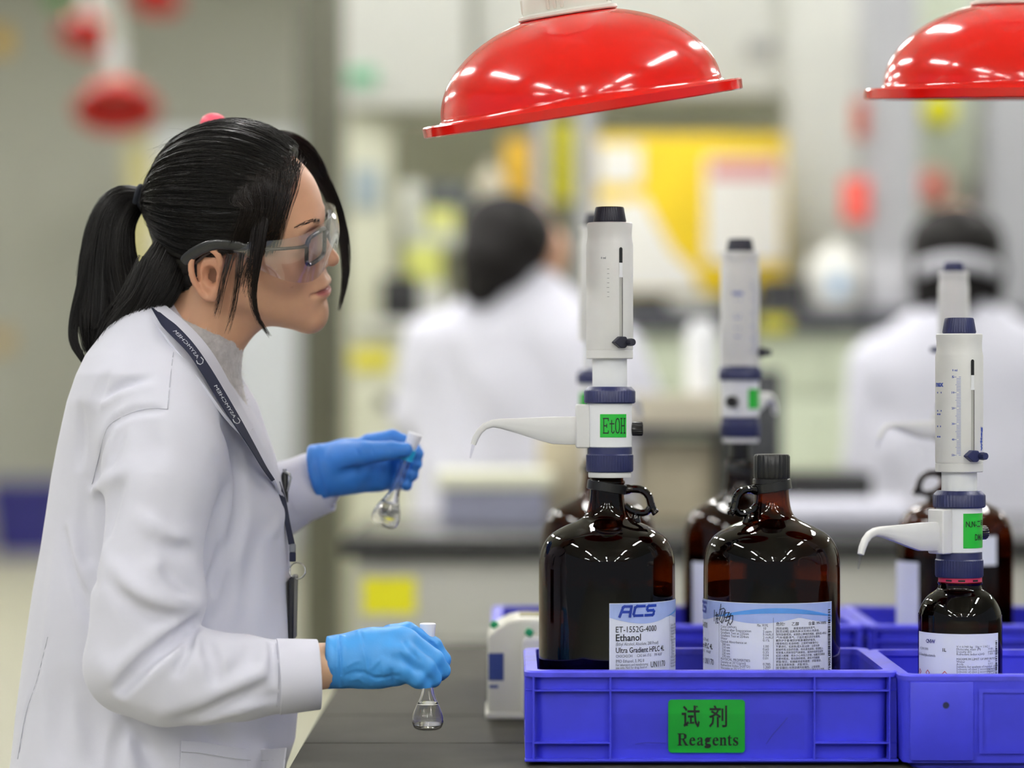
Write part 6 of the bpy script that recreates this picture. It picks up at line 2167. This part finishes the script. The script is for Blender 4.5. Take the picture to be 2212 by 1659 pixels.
for s in (-1, 1):
    head_part('vent_block', box(0.080, s * 0.0735, 0.0245, 0.020, 0.006, 0.008, 0.002), M_vedge, vis)
    tp_ = smooth_path([mm(30, s * 79.5, 17), mm(14, s * 81, 20), mm(-4, s * 82, 20.5), mm(-20, s * 81.5, 15), mm(-34, s * 80, 6), mm(-44, s * 78.5, -3)], 18)
    tm = head_part('temple', tube(tp_, [0.0045] * 2 + [0.0064] * 12 + [0.0062] * 3 + [0.0045], 12, flat=(1.0, 0.42)), mat('smoke_black_plastic', rgb(30, 30, 31), 0.3, coat=0.3), gog)
    head_part('red_mark', box(0.006, s * 0.0842, 0.018, 0.007, 0.0010, 0.0048, 0.0004, 1), mat('red_print', rgb(176, 24, 26), 0.5), tm)
    head_part('rivet', xf(lathe([(0, 0), (0.0022, 0), (0.0022, 0.0012), (0, 0.0012)], 12), Matrix.Translation(mm(-41, s * 81.2, -1)) @ Matrix.Rotation(s * math.pi / -2, 4, 'X')), M_chrome, tm)

gls = thing('eyeglasses', 'dark framed eyeglasses seen through the goggles', 'eyeglasses', GO)
M_rim = mat('navy_black_frame', rgb(14, 17, 28), 0.3, coat=0.3)
M_lens = clear_mat('eyeglass_lens', (0.86, 0.85, 0.94), ior=1.5, rough=0.02, boost=1.0)
for s in (-1, 1):
    pts = []
    for i in range(40):
        a = 2 * math.pi * i / 40
        c_, d_ = math.cos(a), math.sin(a)
        r = (abs(c_) ** 5 + abs(d_) ** 5) ** (-1 / 5)
        y = 33 + 25 * r * c_
        z = 7 + 16.5 * r * d_
        x = 102.5 - 0.0030 * y * y - 0.06 * (7 - z)
        pts.append(mm(x, s * y, z))
    head_part('rim', tube(pts + [pts[0]], 0.0025, 8, caps=False), M_rim, gls)
    head_part('lens', ([mm(103 - 0.0030 * 33 * 33, s * 33, 7)] + pts, [(0, i + 1, (i + 1) % 40 + 1) for i in range(40)]), M_lens, gls)
    head_part('temple', tube(smooth_path([mm(93, s * 58, 15), mm(84, s * 65, 15), mm(60, s * 71, 14), mm(20, s * 76, 13), mm(-12, s * 78, 10), mm(-30, s * 77, -4)], 16), [0.0030, 0.0024] + [0.0019] * 14, 8), mat('dark_brown_temple', rgb(52, 34, 26), 0.35), gls)
head_part('bridge', tube([mm(102, -9, 12), mm(103.4, 0, 14), mm(102, 9, 12)], 0.0018, 8), M_rim, gls)

# ------------------------------------------------------------------ lanyard, badge and pen
lan = thing('lanyard', 'navy lanyard round the neck with key ring and badge', 'lanyard', P(500, 900, 3.25))
M_band = mat('navy_webbing', rgb(24, 30, 58), 0.7, var=0.12, scale=200, bump=0.3, bscale=1500)
R_e = [(338, 668, 3.318), (360, 686, 3.290), (384, 705, 3.272), (420, 744, 3.252), (456, 796, 3.243), (495, 861, 3.240), (527, 917, 3.246), (553, 965, 3.262), (576, 1008, 3.278), (594, 1036, 3.296)]
L_e = [(328, 664, 3.312), (342, 690, 3.282), (356, 709, 3.262), (404, 758, 3.236), (437, 806, 3.228), (474, 868, 3.226), (510, 922, 3.230), (541, 968, 3.248), (568, 1012, 3.268), (588, 1040, 3.290)]
ea = smooth_path([P(x, y, d - 0.018) for x, y, d in R_e], 48)
eb_ = smooth_path([P(x, y, d - 0.018) for x, y, d in L_e], 48)
def lp(name, vf, m, par=lan):
    return mesh_obj(name, np.array([tuple(v) for v in vf[0]], float) - np.array(lan.location), vf[1], m, par, True, 40)
band = lp('strap', strip(ea, eb_, 0.0012), M_band)
e2 = smooth_path([P(605, 1040, 3.335), P(618, 1080, 3.345), P(627, 1129, 3.345), P(637, 1176, 3.345)], 16)
e3 = smooth_path([P(598, 1048, 3.325), P(609, 1085, 3.335), P(617, 1130, 3.335), P(625, 1176, 3.335)], 16)
lp('lower_strap', strip(e2, e3, 0.0012), M_band)
M_thread = mat('white_thread', rgb(206, 208, 214), 0.7)


def on_band(vf, t0, t1, v0=0.5):
    """print along the strap: x runs from t0 to t1 of its length, y across"""
    V = []
    xs = [v[0] for v in vf[0]]
    w = max(xs)
    for v in vf[0]:
        u = (t0 + (t1 - t0) * v[0] / w) * 47
        i = min(int(u), 46)
        f_ = u - i
        a = ea[i] * (1 - f_) + ea[i + 1] * f_
        b = eb_[i] * (1 - f_) + eb_[i + 1] * f_
        q = v0 + v[1]
        p = a * (1 - q) + b * q
        V.append((p[0], p[1] - 0.0008, p[2]))
    return V, vf[1]


for (t0, t1) in ((0.385, 0.245), (0.63, 0.50)):
    vf = text_vf('ASYMCHEM', 1.0, 0.0)
    mx_ = max(v[0] for v in vf[0])
    vf = ([(v[0] / mx_, -(v[1] * 0.46 - 0.16), 0) for v in vf[0]], vf[1])
    lp('strap_print', on_band(vf, t0, t1), M_thread, band)
    lg = pen([[(0.9, 0.30), (0.35, 0.36), (0.0, 0.1), (0.0, -0.2), (0.4, -0.40), (0.9, -0.34)]], 0.10)
    dt = (t0 - t1) * 0.16
    lp('strap_logo', on_band(([(v[0] + 0.06, -v[1] * 0.9, 0) for v in lg[0]], lg[1]), t0 + dt * 1.25, t0 + dt * 0.15), M_thread, band)
lp('clip', xf(box(0, 0, 0, 0.0072, 0.0060, 0.0100, 0.001, 1), Matrix.Translation(P(632, 1184, 3.34))), mat('clip_grey', rgb(120, 122, 130), 0.35))
lp('strap_end', xf(box(0, 0, 0, 0.0074, 0.0040, 0.0115, 0.0008, 1), Matrix.Translation(P(632, 1203, 3.34))), M_band)
rc = P(642, 1233, 3.34)
lp('key_ring', tube([rc + Vector((0.0096 * math.cos(a), 0.003 * math.sin(a), 0.0096 * math.sin(a))) for a in np.linspace(0, 2 * math.pi, 33)], 0.0009, 8, caps=False), M_chrome)
lp('badge_holder', xf(box(0, 0, 0, 0.0062, 0.056, 0.076, 0.0015, 1), Matrix.Translation(P(633, 1312, 3.355)) @ Matrix.Rotation(0.02, 4, 'Y')), mat('black_badge_plastic', rgb(26, 27, 32), 0.35))
pen_o = thing('pocket_pen', 'black and steel pen clipped at the coat chest', 'pen', P(618, 1040, 3.37))
pp = lambda nm, vf, m, par=pen_o: mesh_obj(nm, np.array([tuple(v) for v in vf[0]], float) - np.array(pen_o.location), vf[1], m, par, True, 40)
pp('barrel', tube([P(615, 1085, 3.385), P(615, 1026, 3.385), P(615, 1020, 3.385)], [0.0042, 0.0042, 0.0030], 14), M_black)
pp('clip', tube([P(616, 1020, 3.380), P(625, 1024, 3.378), P(628, 1032, 3.378), P(621, 1062, 3.378)], [0.0016, 0.0018, 0.0016, 0.0012], 8), M_chrome)
pp('push_button', tube([P(615, 1020, 3.385), P(615, 1013, 3.385)], [0.0026, 0.0024], 12), M_chrome)


# ------------------------------------------------------------------ two colleagues farther back
def colleague(label, Y, rows, head, hair_prims, skin_prims, strap=None, arms=None):
    k_ = Y / F
    zs = np.array([HC - (r[0] - 829.5) * k_ for r in rows])[::-1]
    l_ = np.array([(r[1] - 1106) * k_ for r in rows])[::-1]
    r_ = np.array([(r[2] - 1106) * k_ for r in rows])[::-1]
    d_ = np.array([r[3] for r in rows])[::-1]
    x0, x1 = l_.min() - 0.06, r_.max() + 0.06
    f_ = Field((x0, Y - 0.3, 0.40), (x1, Y + 0.32, zs.max() + 0.03), 0.010)

    def fn(X, Yy, Z):
        z = Z.ravel()
        l, r, ry = np.interp(z, zs, l_)[None, None, :], np.interp(z, zs, r_)[None, None, :], np.interp(z, zs, d_)[None, None, :]
        rho = ((np.abs(X - (l + r) / 2) / ((r - l) / 2)) ** 2.5 + (np.abs(Yy - Y) / ry) ** 2.5) ** (1 / 2.5)
        return np.maximum((rho - 1) * np.minimum((r - l) / 2, ry), np.maximum(0.42 - Z, Z - zs.max()))
    f_.custom(fn, f_.lo, f_.lo + f_.h * f_.n)
    for ch, rad in (arms or []):
        f_.chain([P(*q) for q in ch], rad, 0.03)
    for pts, w, h in ([([(x, y) for x, y in s], w, h) for s, w, h in FOLDS.get(label, [])]):
        f_.fold(f_.on(pts, Y - 0.1), w, h)
    V1, Q1 = f_.mesh()
    b_ = Field((x0, Y - 0.2, 0.0), (x1, Y + 0.25, HC - (380 - 829.5) * k_), 0.011)
    cx_, cy_, rx, rz2 = head
    hc = P(cx_, cy_, Y + 0.02)
    b_.ell(hc, (rx * k_, 0.09, rz2 * k_))
    b_.cone(hc, P((rows[0][1] + rows[0][2]) / 2, rows[1][0] + 40, Y), 0.055, 0.06, 0.02)
    for c_, r in skin_prims:
        b_.ell(P(*c_), r, 0.02)
    mid = (rows[-1][1] + rows[-1][2]) / 2
    for s in (-0.09, 0.09):
        bx_ = P(mid, 0, Y).x + s
        b_.chain([(bx_, Y, 0.75), (bx_, Y, 0.10)], [0.06, 0.045], 0.01)
        b_.chain([(bx_, Y + 0.02, 0.045), (bx_, Y + 0.12, 0.04)], [0.042, 0.036], 0.02)
    b_.cone(P(mid, 0, Y).x * Vector((1, 0, 0)) + Vector((0, Y, 0.75)), P((rows[0][1] + rows[0][2]) / 2, rows[1][0] + 40, Y), 0.11, 0.06, 0.05)
    V2, Q2 = b_.mesh()
    root_l = (P(mid, 0, Y).x, Y, 0.0)
    o = mesh_obj('person', relax(V2, Q2, 2), Q2, M_skin2, sharp=None, offset=root_l)
    o.location = root_l
    tag(o, label, 'person')
    mk = lambda nm, V, Q, m: mesh_obj(nm, np.array(V) - np.array(root_l), Q, m, o, True, None)
    mk('lab_coat', relax(V1, Q1, 2), Q1, M_coat2)
    h_ = Field((x0, Y - 0.22, 1.25), (x1, Y + 0.25, HC - (340 - 829.5) * k_), 0.008)
    for pr in hair_prims:
        if pr[0] == 'e':
            h_.ell(P(*pr[1]), pr[2], 0.02)
        else:
            h_.chain([P(*q) for q in pr[1]], pr[2], 0.02)
    V3, Q3 = h_.mesh()
    mk('hair', relax(V3, Q3, 2), Q3, M_hairm)
    tr_ = Field((x0, Y - 0.2, 0.0), (x1, Y + 0.2, 0.85), 0.012)
    for s in (-0.09, 0.09):
        bx_ = P(mid, 0, Y).x + s
        tr_.chain([(bx_, Y, 0.78), (bx_, Y, 0.08)], [0.085, 0.065], 0.01)
    V4, Q4 = tr_.mesh()
    mk('trousers', relax(V4, Q4, 2), Q4, M_jeans)
    if strap:
        pts, rad = strap
        vf = tube(smooth_path([P(*q) for q in pts], 24), rad, 8, flat=(1.0, 0.35))
        mk('goggle_strap', [tuple(v) for v in vf[0]], vf[1], mat('pale_elastic', rgb(196, 196, 204), 0.7))
    return o


FOLDS = {}
M_hairm = mat('matte_black_hair', rgb(22, 18, 17), 0.6, var=0.3, scale=40, spec=0.25)
M_skin2 = mat('colleague_skin', rgb(214, 166, 138), 0.55, var=0.05, scale=40)
la_ = 'colleague with long black hair and white coat standing with back turned'
FOLDS[la_] = [([(960, 760), (985, 850), (1010, 960)], .03, -.02), ([(1120, 720), (1170, 820), (1200, 930)], .03, -.014), ([(930, 820), (935, 900), (950, 980)], .025, -.018), ([(1060, 800), (1090, 900)], .03, .012)]
p2 = colleague(la_, 7.4,
               [(556, 1100, 1180, .05), (585, 1075, 1200, .06), (615, 1035, 1225, .08), (650, 985, 1262, .10), (690, 930, 1300, .12), (730, 905, 1340, .135), (800, 888, 1385, .145), (900, 882, 1400, .15), (1030, 890, 1400, .16), (1300, 880, 1400, .17), (1700, 870, 1410, .18)],
               (1128, 520, 76, 100),
               [('e', (1104, 512, 7.37), (0.118, 0.112, 0.116)), ('c', [(1075, 500, 7.36), (1062, 560, 7.33), (1040, 618, 7.31)], [0.098, 0.086, 0.058]), ('c', [(1110, 520, 7.36), (1096, 580, 7.32), (1080, 608, 7.31)], [0.075, 0.055, 0.025])],
               [((1192, 545, 7.40), (0.042, 0.06, 0.066))],
               arms=[([(930, 740, 7.4), (900, 900, 7.42), (960, 1000, 7.55)], [0.075, 0.065, 0.055]), ([(1330, 760, 7.4), (1390, 900, 7.45), (1330, 980, 7.58)], [0.075, 0.065, 0.055])])
lb_ = 'colleague with white goggle strap round black hair at the right edge'
FOLDS[lb_] = [([(1930, 1000), (1940, 1080), (1930, 1180)], .03, -.02), ([(1900, 860), (1930, 940)], .03, -.016)]
p3 = colleague(lb_, 7.2,
               [(612, 2010, 2120, .055), (645, 1996, 2145, .075), (675, 1962, 2185, .10), (710, 1915, 2240, .12), (750, 1880, 2280, .135), (800, 1856, 2310, .145), (900, 1846, 2330, .15), (1000, 1852, 2335, .16), (1290, 1866, 2340, .17), (1700, 1860, 2350, .18)],
               (2066, 540, 88, 104),
               [('e', (2066, 530, 7.18), (0.122, 0.12, 0.105)), ('c', [(2066, 570, 7.16), (2066, 640, 7.13)], [0.090, 0.060]), ('c', [(2010, 590, 7.17), (1996, 650, 7.15)], [0.055, 0.030]), ('c', [(2130, 590, 7.17), (2140, 650, 7.15)], [0.055, 0.030])],
               [((1985, 580, 7.20), (0.022, 0.04, 0.028))],
               strap=([(1976, 578, 7.22), (1992, 578, 7.10), (2030, 568, 7.045), (2066, 565, 7.035), (2105, 568, 7.045), (2150, 580, 7.10), (2168, 586, 7.22)], 0.022),
               arms=[([(1900, 790, 7.2), (1884, 1000, 7.22), (1940, 1120, 7.12)], [0.08, 0.07, 0.06]), ([(2270, 790, 7.2), (2300, 1000, 7.22), (2250, 1120, 7.12)], [0.08, 0.07, 0.06])])
